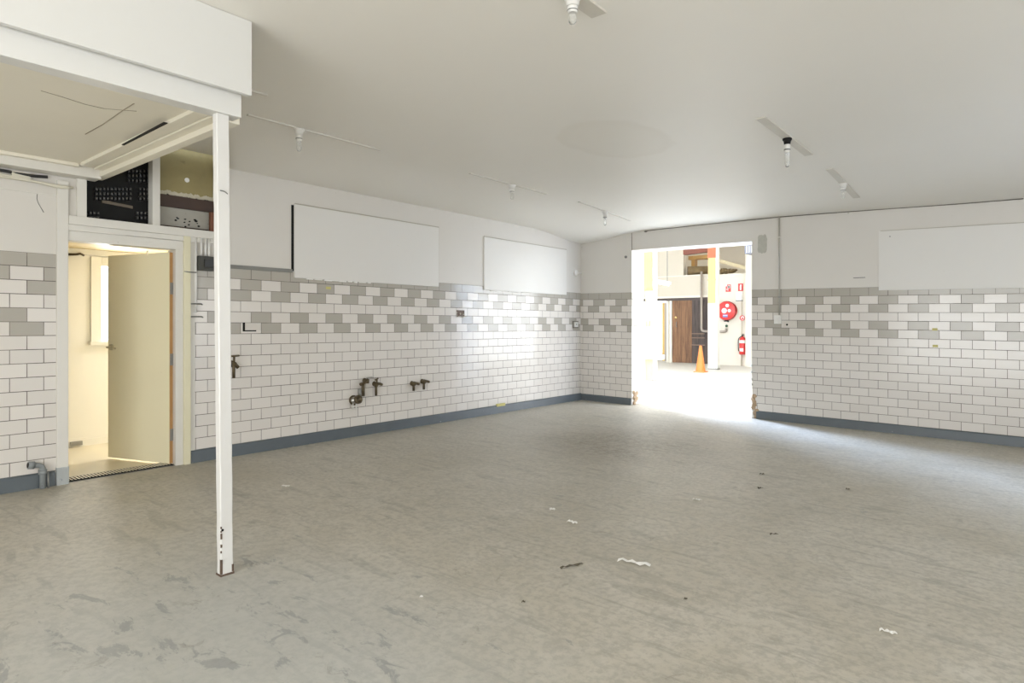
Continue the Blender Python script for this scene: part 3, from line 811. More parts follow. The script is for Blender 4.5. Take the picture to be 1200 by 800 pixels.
stub(438.5, 449.5, 'brass stub pipe with a pointed handle, beside the stepped fitting', 14, up=True)
stub(482.5, 449, 'brass stub pipe on the tiles, left one of the right-hand pair', 9)
stub(494.5, 446.5, 'brass stub pipe on the tiles, furthest from the post', 10)
# round drain outlet
p = L(413.5, 469, 0); t = thing('drain_outlet', 'short round waste outlet low on the tiled wall, its open end dark', 'pipe', (XL, p.y, p.z), 'old brass fittings on the tiled wall')
Mx = Matrix.Translation((XL, p.y, p.z)) @ Matrix.Rotation(math.radians(80), 4, 'Y')
mb = MB(); mb.lathe([(.052, -.004), (.052, .014), (.040, .02), (.040, .09)], CHROME, 22, Mx); mb.build('pipe', t)
mb = MB(); mb.lathe([(.044, .085), (.050, .088), (.050, .12), (.034, .121), (.034, .10), (0, .10)], BRASS, 22, Mx); mb.build('open_collar', t)
mb = MB(); mb.lathe([(.058, .006), (.060, .016), (.05, .022)], BRASS, 22, Mx); mb.build('wall_flange', t)
for dy in (-.02, .025):
    mb = MB(); mb.cyl((XL+.03, p.y+dy, p.z-.03), (XL+.03, p.y+dy, p.z-.10), .007, WPLAS); mb.build('drip_pipe', t)
# proud tile with a dark L-shaped gap near the post
p = L(283, 378.2); q = L(306, 389.5)
mb = MB(); mb.box((XL, p.y+.035, q.z+.025), (XL+.010, q.y-.006, p.z+.0), paint('loose_tile_glaze', (.60,.565,.52), .2, .03, 4), .002)
t = thing('loose_tile', 'white tile standing proud with a dark L-shaped gap, above the tap', 'tile', (XL, p.y, q.z)); mb.build('tile', t)
mb = MB(); mb.box((XL-.002, p.y+.012, q.z+.018), (XL+.004, p.y+.035, p.z+.004), BLACKM); mb.box((XL-.002, p.y+.012, q.z+.012), (XL+.004, p.y+.155, q.z+.025), BLACKM); mb.build('dark_gap', t)
# broken brown socket in the tile band
p = L(539.5, 367.5); t = thing('broken_socket', 'broken brown recessed socket box in the grey and white tile band', 'socket', (XL, p.y, p.z))
mb = MB(); a, b = L(535, 371), L(544, 363.5)
mb.box((XL-.002, a.y, a.z), (XL+.006, b.y, b.z), paint('old_brown_bakelite', (.10,.06,.035), .5, .4, 20), .002); mb.build('back_box', t)
RIM = paint('broken_rim', (.52,.49,.42), .6, .2, 20)
mb = MB()
for k in range(9):
    mb.sphere((XL+.008, a.y+(b.y-a.y)*k/8, a.z+random.uniform(-.004,.006)), .009, RIM, .6, 1.2, .7, 1, .2)
for k in range(5): mb.sphere((XL+.008, a.y+random.uniform(-.004,.004), a.z+(b.z-a.z)*k/6), .008, RIM, .6, .8, 1.2, 1, .2)
mb.build('chipped_rim', t)
mb = MB(); mb.sphere((XL+.010, p.y-.01, p.z), .017, RIM, .5, 1, .9, 1, .2); mb.build('terminal', t)
mb = MB(); mb.sphere((XL+.010, p.y+.045, p.z-.01), .013, RIM, .5, 1, .8, 1, .2); mb.build('terminal', t)
# small box next to the corner, knob above it
p = L(674, 380); t = thing('socket_box', 'small white switch box in a dark surround on the tiles beside the corner', 'socket', (XL, p.y, p.z))
mb = MB(); mb.box((XL-.002, p.y-.085, p.z-.065), (XL+.012, p.y+.085, p.z+.06), paint('dark_surround', (.16,.145,.12), .6, .2, 10), .003); mb.build('surround', t)
mb = MB(); mb.box((XL+.010, p.y-.06, p.z-.045), (XL+.035, p.y+.045, p.z+.042), WPLAS, .006); mb.build('cover', t)
mb = MB(); mb.box((XL+.034, p.y-.02, p.z-.012), (XL+.040, p.y+.0, p.z+.012), GALV, .002); mb.build('switch', t)
p = L(673.5, 319.5); t = thing('round_box', 'round white conduit box high on the painted wall beside the corner', 'box', (XL, p.y, p.z))
mb = MB(); mb.lathe([(.05, -.002), (.05, .03), (.042, .045), (0, .048)], WPLAS, 20, Matrix.Translation((XL, p.y, p.z)) @ Matrix.Rotation(math.pi/2, 4, 'Y')); mb.build('cap', t)
mb = MB(); mb.cyl((XL+.012, p.y+.03, p.z), (XL+.012, p.y+.26, p.z-.004), .011, WPLAS); mb.build('conduit', t)
# low pipe at far left
p = onx(50, 545, XL+.05); q = onx(43.5, 545, XL+.05)
t = thing('floor_pipe', 'blue-grey painted elbow pipe rising from the floor left of the doorway', 'pipe', (XL+.05, p.y, floorz(XL, p.y)))
PIPEB = paint('grey_blue_pipe', (.23,.25,.255), .45, .2, 14, dirt=(.10,.11,.11), dirt_amt=.4)
zt_ = onx(50, 545, XL+.05).z
mb = MB(); mb.tube([(XL+.05, p.y, floorz(XL,p.y)-.01), (XL+.05, p.y, zt_), (XL+.05, p.y-.075, zt_+.012)], .021, PIPEB, bend=.04); mb.build('elbow', t)
mb = MB(); mb.cyl((XL+.05, p.y-.055, zt_+.010), (XL+.05, p.y-.095, zt_+.016), .030, PIPEB); mb.cyl((XL+.05, p.y, zt_-.07), (XL+.05, p.y, zt_-.035), .029, PIPEB); mb.build('coupling', t)
mb = MB(); mb.cyl((XL+.05, p.y-.094, zt_+.016), (XL+.05, p.y-.099, zt_+.0165), .02, BLACKM); mb.build('open_end', t)
mb = MB(); mb.cyl((XL+.065, p.y+.035, floorz(XL,p.y)-.01), (XL+.055, p.y+.034, zt_-.06), .007, GALV); mb.build('thin_pipe', t)
# ------------------------------------------------------------------ meter box and conduits right of the door
a, b = L(232.5, 316.5, .05), L(246.5, 300.5, .05)
mbx = thing('junction_box', 'dark metal junction box with white conduits, half hidden behind the post', 'junction box', (XL, (a.y+b.y)/2, a.z))
DKBOX = paint('dark_box_metal', (.05,.05,.042), .5, .4, 14, dirt=(.26,.26,.24), dirt_amt=.4)
mb = MB(); mb.box((XL, a.y, a.z), (XL+.06, b.y+.03, b.z), DKBOX, .004); mb.build('box', mbx)
mb = MB(); mb.box((XL+.058, a.y+.05, a.z+.03), (XL+.075, b.y+.02, b.z-.03), BLACKP, .004); mb.build('cover', mbx)
for px in (236.5, 241.5, 245.5):
    p = L(px, 300, .04)
    mb = MB(); mb.cyl((XL+.03, p.y, b.z-.01), (XL+.03, p.y, 2.15), .0105, WPLAS); mb.build('conduit', mbx)
p = L(229.5, 340, .02)
mb = MB(); zlo = L(229.5, 366, .02).z
mb.cyl((XL+.018, p.y, zlo), (XL+.018, p.y, 2.15), .011, WPLAS)
cd = solo(mb, 'conduit', 'thin white conduit running down the wall between the door frame and dark box', 'conduit')
for i, (py, w) in enumerate(((356, .07), (371, .075))):
    q = L(230, py, .02)
    mb = MB(); mb.tube([(XL+.002, q.y-w*.9, q.z), (XL+.03, q.y-w*.7, q.z), (XL+.034, q.y+w*.6, q.z+.002), (XL+.02, q.y+w*.8, q.z-.006)], .006, METAL, bend=.01)
    solo(mb, 'wall_hook', ['thin metal hook crossing the lower end of the white conduit', 'dark metal hook on the tiles just below the white conduit'][i], 'hook')
q = L(219, 318.5, .045); mb = MB(); mb.tube([(XL+.03, 2.59, q.z+.004), (XL+.04, 2.64, q.z), (XL+.034, 2.70, q.z+.002)], .005, METAL, bend=.01)
solo(mb, 'door_catch', 'thin metal catch across the yellowed door casing', 'catch')
# cables on the far left upper wall
cb = thing('cable_bundle', 'bundle of cables along the top of the wall at far left', 'cable', (XL+.02, 1.0, 2.47))
CW = paint('cable_white', (.60,.57,.47), .5, .05, 5)
y1 = L(62, 210).y
zc = 2.500
mb = MB(); mb.tube([(XL+.02, -3, zc+.02), (XL+.02, 1.25, zc+.012), (XL+.03, 1.42, zc+.0), (XL+.035, 1.53, zc+.01)], .012, BLACKP, bend=.08); o = mb.build('cable', cb); o['label'] = 'black cable'
for k in range(2):
    mb = MB(); mb.tube([(XL+.02, -3, zc-.012-.02*k), (XL+.02, 1.22, zc-.018-.02*k), (XL+.035, 1.45, zc-.04), (XL+.05, 1.60, zc-.065+.012*k), (XL+.05, 1.70, zc-.05)], .010, CW, bend=.08); mb.build('cable', cb)
mb = MB(); mb.box((XL+.004, 1.30, zc-.03), (XL+.035, 1.42, zc+.02), CW, .005); mb.build('cable_clip', cb)
mb = MB(); mb.box((XL, yFW, 2.372), (XL+.010, 1.60, 2.380), TRIMW); struct(mb.build('trim_7'))
mb = MB(); p = L(45, 235); mb.tube([(XL+.001, p.y-.008, p.z+.05), (XL+.001, p.y-.012, p.z+.0), (XL+.001, p.y+.035, p.z-.09)], .0022, METAL, bend=.06)
solo(mb, 'wire', 'thin loose wire hanging on the painted wall at far left', 'wire')
# ------------------------------------------------------------------ back wall fittings
p = B(912.5, 374); sx = thing('light_switch', 'white switch box at the foot of the long vertical conduit', 'switch', (p.x, YB, p.z))
a, b = B(908, 379.3), B(917, 369.2)
mb = MB(); mb.box((a.x, YB+.002, a.z), (b.x-.012, YB-.045, b.z), WPLAS, .006); mb.build('box', sx)
mb = MB(); mb.box((a.x+.035, YB-.043, p.z-.02), (a.x+.05, YB-.052, p.z+.015), WPLAS, .002); mb.build('rocker', sx)
xcd = B(913.5, 310).x; mb = MB(); mb.cyl((xcd, YB-.012, b.z-.005), (xcd, YB-.012, ceilz(xcd, YB-.02)+.02), .010, paint('conduit_grey_paint', (.40,.38,.33), .5, .05, 6)); 
for py in (278, 348): q = B(913.5, py); mb.box((xcd-.02, YB, q.z-.008), (xcd+.02, YB-.026, q.z+.008), GALV if py > 300 else TRIMW, .002)
mb.build('conduit', sx)
p = B(925, 381); mb = MB(); a, b = B(917.5, 383.2), B(934.5, 375.5)
pl = thing('blank_plate', 'pale cover plate with a round dark hole beside the white switch box', 'plate', (p.x, YB, a.z))
mb.box((a.x+.012, YB+.002, a.z+.004), (b.x-.004, YB-.008, b.z-.002), paint('plate_cream', (.60,.565,.51), .4, .03, 5), .002); mb.build('plate', pl)
mb = MB(); q = B(922.5, 380.3); mb.cyl((q.x, YB-.006, q.z), (q.x, YB-.0095, q.z), .014, BLACKM); mb.build('hole', pl)
p = B(733.5, 301); mb = MB(); mb.lathe([(.025, -.002), (.022, .01), (.012, .02), (.012, .035), (0, .036)], METAL, 14, Matrix.Translation((p.x, YB, p.z)) @ Matrix.Rotation(math.pi/2, 4, 'X'))
solo(mb, 'bolt', 'small dark bolt head high on the wall left of the bright opening', 'bolt')
p, q = B(1000, 325.5), B(1014, 324.5); mb = MB(); mb.box((p.x, YB+.001, p.z-.006), (q.x, YB-.006, p.z+.004), METAL, .001)
solo(mb, 'wall_strap', 'short dark metal strip on the wall left of the wide white board', 'strip')
# yellow sticker remnants on the tiles
YEL = paint('yellow_sticker', (.50,.45,.16), .6, .1, 12)
for i, (px, py, lab) in enumerate(((1095.5, 385.5, 'yellow sticker scrap on the back tiles, upper of two'), (1096, 405, 'yellow sticker scrap on the back tiles, lower of two'))):
    p = B(px, py); mb = MB(); mb.box((p.x-.028, YB+.001, p.z-.018), (p.x+.028, YB-.0025, p.z+.012), YEL, .001); solo(mb, 'sticker', lab, 'sticker')
p = L(385, 337.3); mb = MB(); mb.box((XL-.001, p.y-.035, p.z-.014), (XL+.0025, p.y+.03, p.z+.014), YEL, .001); solo(mb, 'sticker', 'yellow sticker scrap on a grey tile below the large white board', 'sticker')
p = L(587, 473.5, .02); mb = MB(); mb.box((XL, p.y-.09, p.z-.03), (XL+.026, p.y+.10, p.z+.012), YEL, .006); solo(mb, 'foam_scrap', 'yellowish filler lump on top of the blue skirting', 'filler')

# ------------------------------------------------------------------ litter on the floor
def scrap(px, py, w, d, rot, mat, name, label, cat, h=.012, group=None, n=7):
    p = onfloor(px, py); mb = MB(); R = Matrix.Rotation(rot, 3, 'Z'); top = []; 
    for i in range(n+1):
        for sgn in (-1, 1):
            x = w*(i/n-.5); y = sgn*d/2*(1+random.uniform(-.45,.45))*(1-.5*abs(i/n-.5)); z = .002+h*abs(math.sin(i*1.3+(.6 if sgn > 0 else 0)))
            top.append(R @ Vector((x, y+.25*d*math.sin(i*.9), z)) + p)
    fs = []
    V = [mb.bm.verts.new(q) for q in top]; W = [mb.bm.verts.new(q+Vector((0,0,-.0022))) for q in top]
    for i in range(n):
        a = 2*i
        fs.append(mb.bm.faces.new((V[a], V[a+2], V[a+3], V[a+1]))); fs.append(mb.bm.faces.new((W[a], W[a+1], W[a+3], W[a+2])))
        fs.append(mb.bm.faces.new((V[a], W[a], W[a+2], V[a+2]))); fs.append(mb.bm.faces.new((V[a+1], V[a+3], W[a+3], W[a+1])))
    fs.append(mb.bm.faces.new((V[0], V[1], W[1], W[0]))); fs.append(mb.bm.faces.new((V[-2], W[-2], W[-1], V[-1])))
    for f in fs: f.material_index = mb.mi(mat)
    bmesh.ops.recalc_face_normals(mb.bm, faces=mb.bm.faces[:])
    return solo(mb, name, label, cat, group)
yaw = math.atan2(SA, CA)
scrap(743, 660, .19, .035, yaw-.45, PAPER, 'paper_scrap', 'long torn white paper strip on the open floor, largest of the scraps', 'paper', .016, 'litter on the floor')
scrap(670.5, 612.5, .075, .03, yaw-.5, PAPER, 'paper_scrap', 'small curled white paper scrap left of and behind the long strip', 'paper', .014, 'litter on the floor')
scrap(647.5, 597.5, .04, .03, yaw+.3, PAPER, 'paper_scrap', 'tiny white paper scrap, leftmost and behind the curled one', 'paper', .014, 'litter on the floor')
scrap(817, 586, .07, .025, yaw-.2, PAPER, 'paper_scrap', 'small white paper scrap farthest out, towards the bright opening', 'paper', .012, 'litter on the floor')
scrap(1041, 741, .07, .02, yaw-.5, PAPER, 'paper_scrap', 'small white paper scrap at the lower right of the floor', 'paper', .010, 'litter on the floor')
scrap(670, 663.5, .15, .018, yaw+.5, LEAF, 'dry_twig', 'thin dark twig lying left of the long paper strip', 'twig', .010, 'litter on the floor')
scrap(893, 556, .04, .03, .3, LEAF, 'dry_leaf', 'dark speck of debris on the floor, nearest the back wall', 'debris', .012, 'litter on the floor', 4)
scrap(891, 572.5, .035, .03, .9, LEAF, 'dry_leaf', 'dark crumb of debris in front of the speck nearest the back wall', 'debris', .012, 'litter on the floor', 4)
scrap(993.5, 573.5, .03, .03, .2, LEAF, 'dry_leaf', 'dark crumb of debris at the right of the floor', 'debris', .010, 'litter on the floor', 4)
scrap(613.5, 706, .018, .014, .2, LEAF, 'dry_leaf', 'dark crumb of debris in the left foreground of the floor, left of the strip', 'debris', .008, 'litter on the floor', 4)
scrap(803.5, 702.5, .016, .014, .2, LEAF, 'dry_leaf', 'dark crumb of debris in front of the long paper strip', 'debris', .008, 'litter on the floor', 4)
scrap(907, 626.5, .05, .014, .6, LEAF, 'dry_leaf', 'dark curled leaf bit on the middle right floor', 'debris', .010, 'litter on the floor', 4)
scrap(493.5, 700, .016, .016, .2, PAPER, 'paper_scrap', 'tiny white speck of paper in front of and right of the post foot', 'paper', .008, 'litter on the floor', 4)
scrap(334.5, 569.5, .07, .04, yaw, PAPER, 'paper_scrap', 'flat pale scrap on the floor behind the post, by the tiled wall', 'paper', .006, 'litter on the floor')

# ================================================================== hall beyond the opening
def O(px, py, off=0): return ony(px, py, YO-off)
HROOF = 4.6
mb = MB()
zl, zm, zh = 2.23, 3.10, 5.2
xa = -14.0; xd0 = O(767, 400).x-.55; xdoor0 = O(788, 400).x; xdoor1 = O(829.5, 400).x; xloft0 = O(801, 300).x; xend = O(878, 350).x
mb.box((xa, YO, -.05), (xd0, YO+.2, zh), HALLG)
mb.box((xd0, YO, zl), (xloft0, YO+.2, 5.2), HALLG)
mb.box((xloft0, YO, zl), (xdoor1, YO+.2, 2.99), HALLG)
mb.box((xdoor1, YO, -.05), (xend, YO+.2, 2.97), HALLW)
struct(mb.build('wall_hall'))
mb = MB(); mb.box((xend, YO-.35, -.15), (-.5, YO+.2, zh), HALLW); struct(mb.build('wall_hall.004'))
mb = MB(); mb.box((xloft0, YO+.2, 2.9), (xend, YO+2.2, 2.985), HALLW); struct(mb.build('floor_loft'))
mb = MB(); mb.box((xd0, YO-.03, zl), (xdoor1, YO, zl+.07), HALLW, .004); mb.box((xd0, YO-.035, zl-.09), (xdoor1, YO+.0, zl), paint('dark_header', (.07,.05,.04), .6, .3, 6), .004)
mb.box((xd0, YO-.02, 2.965), (xdoor1, YO, 3.0), HALLW); struct(mb.build('trim_8'))
# side walls and roof of the hall, roof with a skylight hole
wall_with_holes('wall_hall.001', 'x', -14.2, .2, YB+BT, YO+6, -.2, 5.2, [(11.0, 17.5, 1.0, 4.9)], HALLW)
wall_with_holes('wall_hall.002', 'x', -.5, .2, YB+BT, YO+.2, -.25, 5.2, [(10.2, 17.0, .3, 4.2)], HALLW)
mb = MB(); SK = (-7.6, -1.4, 9.9, 15.6)
mb.box((-14.2, YB+BT, HROOF+.2), (SK[0], YO+6, HROOF+.3), HALLW); mb.box((SK[1], YB+BT, HROOF+.2), (-.3, YO+6, HROOF+.3), HALLW)
mb.box((SK[0], SK[3], HROOF+.2), (SK[1], YO+6, HROOF+.3), HALLW); struct(mb.build('ceiling_hall'))
mb = MB(); mb.box((-14.2, YB+.02, 3.1), (-.3, YB+BT, 5.2), HALLW); mb.box((-14.2, YB+.02, -.2), (XL-.01, YB+BT, 3.1), HALLW); struct(mb.build('wall_hall.003'))
# bright outside doorway at left of the timber door: daylight seen through it
mb = MB(); mb.box((xd0-1, YO+5.8, -.05), (xdoor1+2, YO+6, 5.2), HALLW); struct(mb.build('wall_yard'))
# timber sliding door with bolts
def timber(name, c0, c1):
    m, nt, b = new_mat(name); v = coords(nt, scale=(9, 9, .55))
    f = noise(nt, v, 2.2, 8, .7, .8); c = mixc(nt, ramp(nt, f, .3, .72), c0, c1)
    t = nt.nodes.new('ShaderNodeTexCoord'); sp = nt.nodes.new('ShaderNodeSeparateXYZ'); nt.links.new(t.outputs['Object'], sp.inputs[0])
    g = (N(nt, sp.outputs[0])*(1/.165)).frac().lt(.05); c = mixc(nt, g*.7, c, (.02,.012,.01))
    nt.links.new(c, b.inputs['Base Color']); b.inputs['Roughness'].default_value = .6; return m
TB1 = timber('weathered_brown_boards', (.09,.040,.018), (.30,.150,.065)); TB2 = timber('dark_grey_boards', (.028,.020,.017), (.10,.068,.052))
d2 = D.objects.new('door_2', None); COL.objects.link(d2); d2.location = ((xdoor0+xdoor1)/2, YO, 0); struct(d2)
xm = O(811, 400).x
z0d = .02
mb = MB(); mb.box((xdoor0, YO-.02, z0d), (xm, YO+.05, zl-.08), TB1, .004); o = mb.build('door_leaf', d2); o['label'] = 'brown boarded leaf'
mb = MB(); mb.box((xm, YO-.01, z0d), (xdoor1, YO+.05, zl-.08), TB2, .004); o = mb.build('door_leaf', d2); o['label'] = 'darker grey boarded leaf'
mb = MB(); p = O(792.5, 372); mb.lathe([(.05,0), (.045,.03), (.02,.05), (0,.055)], paint('brass_knob', (.75,.58,.28), .25, .05, 9, metal=.8), 16, Matrix.Translation((p.x, YO-.02, p.z)) @ Matrix.Rotation(math.pi/2, 4, 'X')); mb.build('door_knob', d2)
mb = MB(); p = O(793.5, 380); mb.tube([(p.x,YO-.02,p.z+.08), (p.x,YO-.07,p.z+.08), (p.x,YO-.07,p.z-.08), (p.x,YO-.02,p.z-.08)], .012, METAL, bend=.02); mb.build('pull_handle', d2)
for z in (.62, .86, 1.0):
    mb = MB(); mb.box((xm-.02, YO-.035, z), (xdoor1-.1, YO-.008, z+.03), paint('worn_batten', (.20,.13,.09), .7, .2, 8), .003); mb.build('batten', d2)
# open yellow door edge and white frames in the gap left of it
mb = MB()
for (px0, px1, m, dy) in ((781, 783.6, HALLW, 0), (784.6, 787.6, HALLW, -.02)):
    mb.box((O(px0,400).x, YO+dy, .0), (O(px1,400).x, YO+.15+dy, zl-.09), m)
struct(mb.build('trim_9'))
d3 = D.objects.new('door_3', None); COL.objects.link(d3); d3.location = (O(777,400).x, YO+.1, 0); struct(d3)
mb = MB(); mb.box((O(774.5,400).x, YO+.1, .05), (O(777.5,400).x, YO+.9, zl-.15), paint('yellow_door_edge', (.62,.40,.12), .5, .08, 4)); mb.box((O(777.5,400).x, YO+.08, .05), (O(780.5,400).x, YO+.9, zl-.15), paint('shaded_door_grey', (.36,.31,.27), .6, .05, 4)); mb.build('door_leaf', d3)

# columns
zc1 = floorz(-7.2, 15)
YP = 13.48
pp = lambda px, py, y: ony(px, py, y)
cl = thing('column', 'yellow painted column just inside the opening at left, paint peeling lower down', 'column', (pp(759,445,YP).x, YP, 0), 'columns in the hall')
YPA = paint('ochre_column_paint', (.36,.235,.08), .5, .06, 3, dirt=(.50,.36,.12), dirt_amt=.2); PEEL = paint('peeled_cream_column', (.42,.35,.215), .6, .08, 5, dirt=(.46,.34,.14), dirt_amt=.45, dirt_scale=4)
x0, x1 = pp(753.3,400,YP).x, pp(764,400,YP).x
z1 = pp(759, 340, YP).z
mb = MB(); mb.box((x0, YP, z1), (x1, YP+.2, 4.7), YPA, .01); o = mb.build('upper_shaft', cl)
x0b = pp(756,420,YP).x
mb = MB(); mb.box((x0b, YP+.01, 0), (x1+.01, YP+.2, z1+.01), PEEL, .01); o = mb.build('lower_shaft', cl); o['label'] = 'cream lower shaft with peeling ochre paint'
mb = MB(); mb.box((x0-.02, YP-.015, z1-.01), (x1+.015, YP+.21, z1+.025), YPA, .006); mb.build('band', cl)
WCOL = paint('white_column_paint', (.68,.66,.60), .5, .03, 3)
mb = MB(); mb.box((x1, YP+.03, .02), (pp(766,400,YP).x, YP+.18, 4.7), WCOL, .005); mb.build('white_edge', cl)
mb = MB(); mb.box((x0b-.005, YP, 0), (x1+.02, YP+.21, .035), paint('grey_foot', (.30,.27,.23), .7, .2, 8), .004); mb.build('foot', cl)
mb = MB(); a = pp(757,379,YP); mb.box((a.x, YP-.02, a.z-.06), (a.x+.10, YP+.02, a.z+.06), paint('tan_plate', (.50,.36,.15), .5, .1, 5), .006); mb.build('plate', cl)
mb = MB(); a = pp(761,366,YP); mb.box((a.x-.02, YP-.05, a.z-.07), (a.x+.06, YP+.01, a.z+.05), WPLAS, .006); mb.build('switch', cl)
mb = MB(); a = pp(748.5, 417.5, YP-.12); b = pp(776.5, 417.5, YP-.12); mb.box((a.x, YP-.16, a.z-.055), (b.x, YP-.012, a.z+.055), WCOL, .01)
mb.box((a.x+.05, YP-.14, 0), (a.x+.12, YP-.04, a.z-.05), WCOL, .004)
solo(mb, 'barrier_board', 'white horizontal board across the foot of the yellow column', 'board')
YC = 17.98
cl = thing('column', 'tall column behind the orange cone, yellow above and white below', 'column', (pp(834,433,YC).x, YC, 0), 'columns in the hall')
x0, x1 = pp(829.6,400,YC).x, pp(838.2,400,YC).x; x1w = pp(840.2,400,YC).x
zr_, zy = pp(834, 302, YC).z, pp(834, 355, YC).z
mb = MB(); mb.box((x0, YC, 0), (x1, YC+.22, zy), WCOL, .008); mb.build('lower_shaft', cl)
mb = MB(); mb.box((x0, YC, zy), (x1, YC+.22, zr_), paint('yellow_column_paint', (.52,.37,.16), .5, .05, 3), .008); o = mb.build('upper_shaft', cl); o['label'] = 'yellow upper shaft'
mb = MB(); mb.box((x0-.01, YC-.01, zr_), (x1+.01, YC+.23, 4.7), paint('rust_red_paint', (.42,.13,.055), .6, .15, 5), .008); o = mb.build('head', cl); o['label'] = 'rust-red head'
mb = MB(); mb.box((x1, YC+.02, 0), (x1w, YC+.2, 4.7), WCOL, .004); mb.build('white_edge', cl)
a = pp(834, 327.5, YC); mb = MB(); mb.box((x0-.012, YC-.012, a.z-.025), (x1+.012, YC+.23, a.z+.015), paint('yellow_column_band', (.52,.38,.17), .5, .05, 3), .005); mb.build('band', cl)
mb = MB(); mb.box((x0-.006, YC-.008, 0), (x1w, YC+.225, .04), paint('grey_foot2', (.30,.28,.25), .7, .2, 8), .004); mb.build('foot', cl)
mb = MB(); a = pp(837, 367, YC); mb.box((a.x-.02, YC-.05, a.z-.14), (a.x+.06, YC+.01, a.z+.12), WPLAS, .006); mb.build('switch', cl)
# roof beam and loft things
yB_ = YO-.3
mb = MB(); a, b = pp(800.5, 295.5, YC+.3), pp(830, 291.5, YC+.1)
mb.beam([a+Vector((0,0,.11)), a+Vector((0,.2,.11)), a+Vector((0,.2,-.08)), a+Vector((0,0,-.08))], [b+Vector((0,0,.11)), b+Vector((0,.2,.11)), b+Vector((0,.2,-.08)), b+Vector((0,0,-.08))], paint('red_brown_beam', (.17,.05,.025), .6, .2, 5))
solo(mb, 'roof_beam', 'red-brown roof beam left of the column head, high in the hall', 'beam')
def loft_roll(px0, py0, px1, py1, r, mat, end, name, label, cat):
    a, b = ony(px0, py0, YO+.3), ony(px1, py1, YO+1.0)
    mb = MB(); mb.cyl(a, b, r, mat, seg=20); mb.cyl(a+(a-b).normalized()*.004, a, r*.97, end, seg=20); return solo(mb, name, label, cat)
ROLL = paint('dusty_brown_roll', (.17,.115,.05), .8, .4, 8, dirt=(.40,.32,.16), dirt_amt=.5)
a, b = ony(806, 312.5, YO+.15), ony(830, 313.5, YO+.5)
b.z = a.z; b.y = YO+.45; a.z = b.z = 3.0+.155; mb = MB(); mb.cyl(a, b, .155, ROLL, seg=24)
rl = thing('carpet_roll', 'thick dusty brown roll lying on the ledge over the timber door', 'roll', (a.x, a.y, 2.99))
mb.build('roll', rl); mb = MB(); d = (a-b).normalized(); mb.cyl(a+d*.012, a, .15, paint('roll_end', (.085,.05,.035), .9, .3, 12), seg=24); mb.build('roll_end', rl)
mb = MB(); a, b = ony(807, 302.5, YO+.9), ony(830, 304, YO+.9)
OT = paint('orange_timber', (.46,.26,.08), .6, .3, 5)
mb.box((a.x, YO+.86, a.z-.06), (b.x+.3, YO+1.2, a.z+.07), OT, .005)
for x in (a.x+.10, b.x+.12): mb.box((x, YO+.9, 2.985), (x+.12, YO+1.15, a.z-.05), OT)
solo(mb, 'timber_plank', 'orange-brown plank on props above the dusty roll', 'timber')
mb = MB(); a, b = ony(840.5, 305, YO-.2), ony(874, 314, YO-.2)
mb.beam([a+Vector((0,0,.06)), a+Vector((0,.2,.06)), a+Vector((0,.2,-.06)), a+Vector((0,0,-.06))], [b+Vector((0,0,.06)), b+Vector((0,.2,.06)), b+Vector((0,.2,-.06)), b+Vector((0,0,-.06))], paint('pale_beam', (.50,.42,.26), .6, .1, 4))
solo(mb, 'sloping_beam', 'pale beam sloping down to the right over the red hose reel', 'beam')
mb = MB()
for k in range(9):
    x = O(841+k*2.0, 316).x; mb.sphere((x, YO+.3, 3.06+.05*math.sin(k)**2), .11, ROLL, .9, .9, .9-.06*k, 2, .25)
solo(mb, 'rag_heap', 'low brown heap of rags on top of the wall over the hose reel', 'heap')['kind'] = 'stuff'
# pipe loop
PW = paint('pale_pipe', (.62,.55,.44), .45, .08, 6); PD = paint('grey_pipe', (.34,.29,.24), .45, .1, 6)
a = O(822, 318, .08); b = O(822, 388, .08); c = O(851, 388, .08); d = O(851.5, 381, .08)
mb = MB(); mb.tube([(a.x, YO-.08, a.z+.0), (a.x, YO-.08, b.z), (c.x, YO-.08, b.z-.01), (c.x, YO-.08, d.z-.10)], .038, PD, bend=.12)
solo(mb, 'water_pipe', 'pipe dropping past the timber door and looping to the red hose reel', 'pipe')
# hose reel
p = O(852, 364, .12); R = .30
hr = thing('fire_hose_reel', 'round red fire hose reel on the white wall', 'hose reel', (p.x, YO, p.z-R))
RED = paint('fire_red', (.62,.045,.04), .4, .06, 6); DRED = paint('hose_dark', (.10,.02,.02), .5, .2, 9); SW = paint('sign_white', (.85,.84,.82), .5, .01, 5); BLU = paint('label_blue', (.20,.26,.55), .5, .05, 6)
My = Matrix.Translation((p.x, YO-.02, p.z)) @ Matrix.Rotation(math.pi/2, 4, 'X')
mb = MB(); mb.lathe([(R*.9, 0), (R, .01), (R, .05), (R*.93, .055), (R*.93, .15), (R, .155), (R, .19), (R*.97, .2), (0, .2)], RED, 40, My, [DRED,RED,RED,DRED,RED,RED,RED,RED]); mb.build('drum', hr)
mb = MB(); mb.tube([(p.x+R*.985*math.cos(t*.2), YO-.02-.13, p.z+R*.985*math.sin(t*.2)) for t in range(32)], .018, DRED); mb.build('hose', hr)
def disc(mb, x, z, r, m, y=YO-.222): mb.cyl((x, y+.006, z), (x, y-.006, z), r, m, seg=20)
mb = MB(); disc(mb, p.x-.055, p.z+.0, .085, SW); mb.cyl((p.x-.055,YO-.22,p.z),(p.x-.055,YO-.26,p.z),.03,SW); mb.build('hub', hr)
mb = MB(); disc(mb, p.x+.045, p.z+.165, .055, SW); mb.build('reel_window', hr)
mb = MB(); disc(mb, p.x+.11, p.z+.0, .050, SW); mb.build('reel_window', hr)
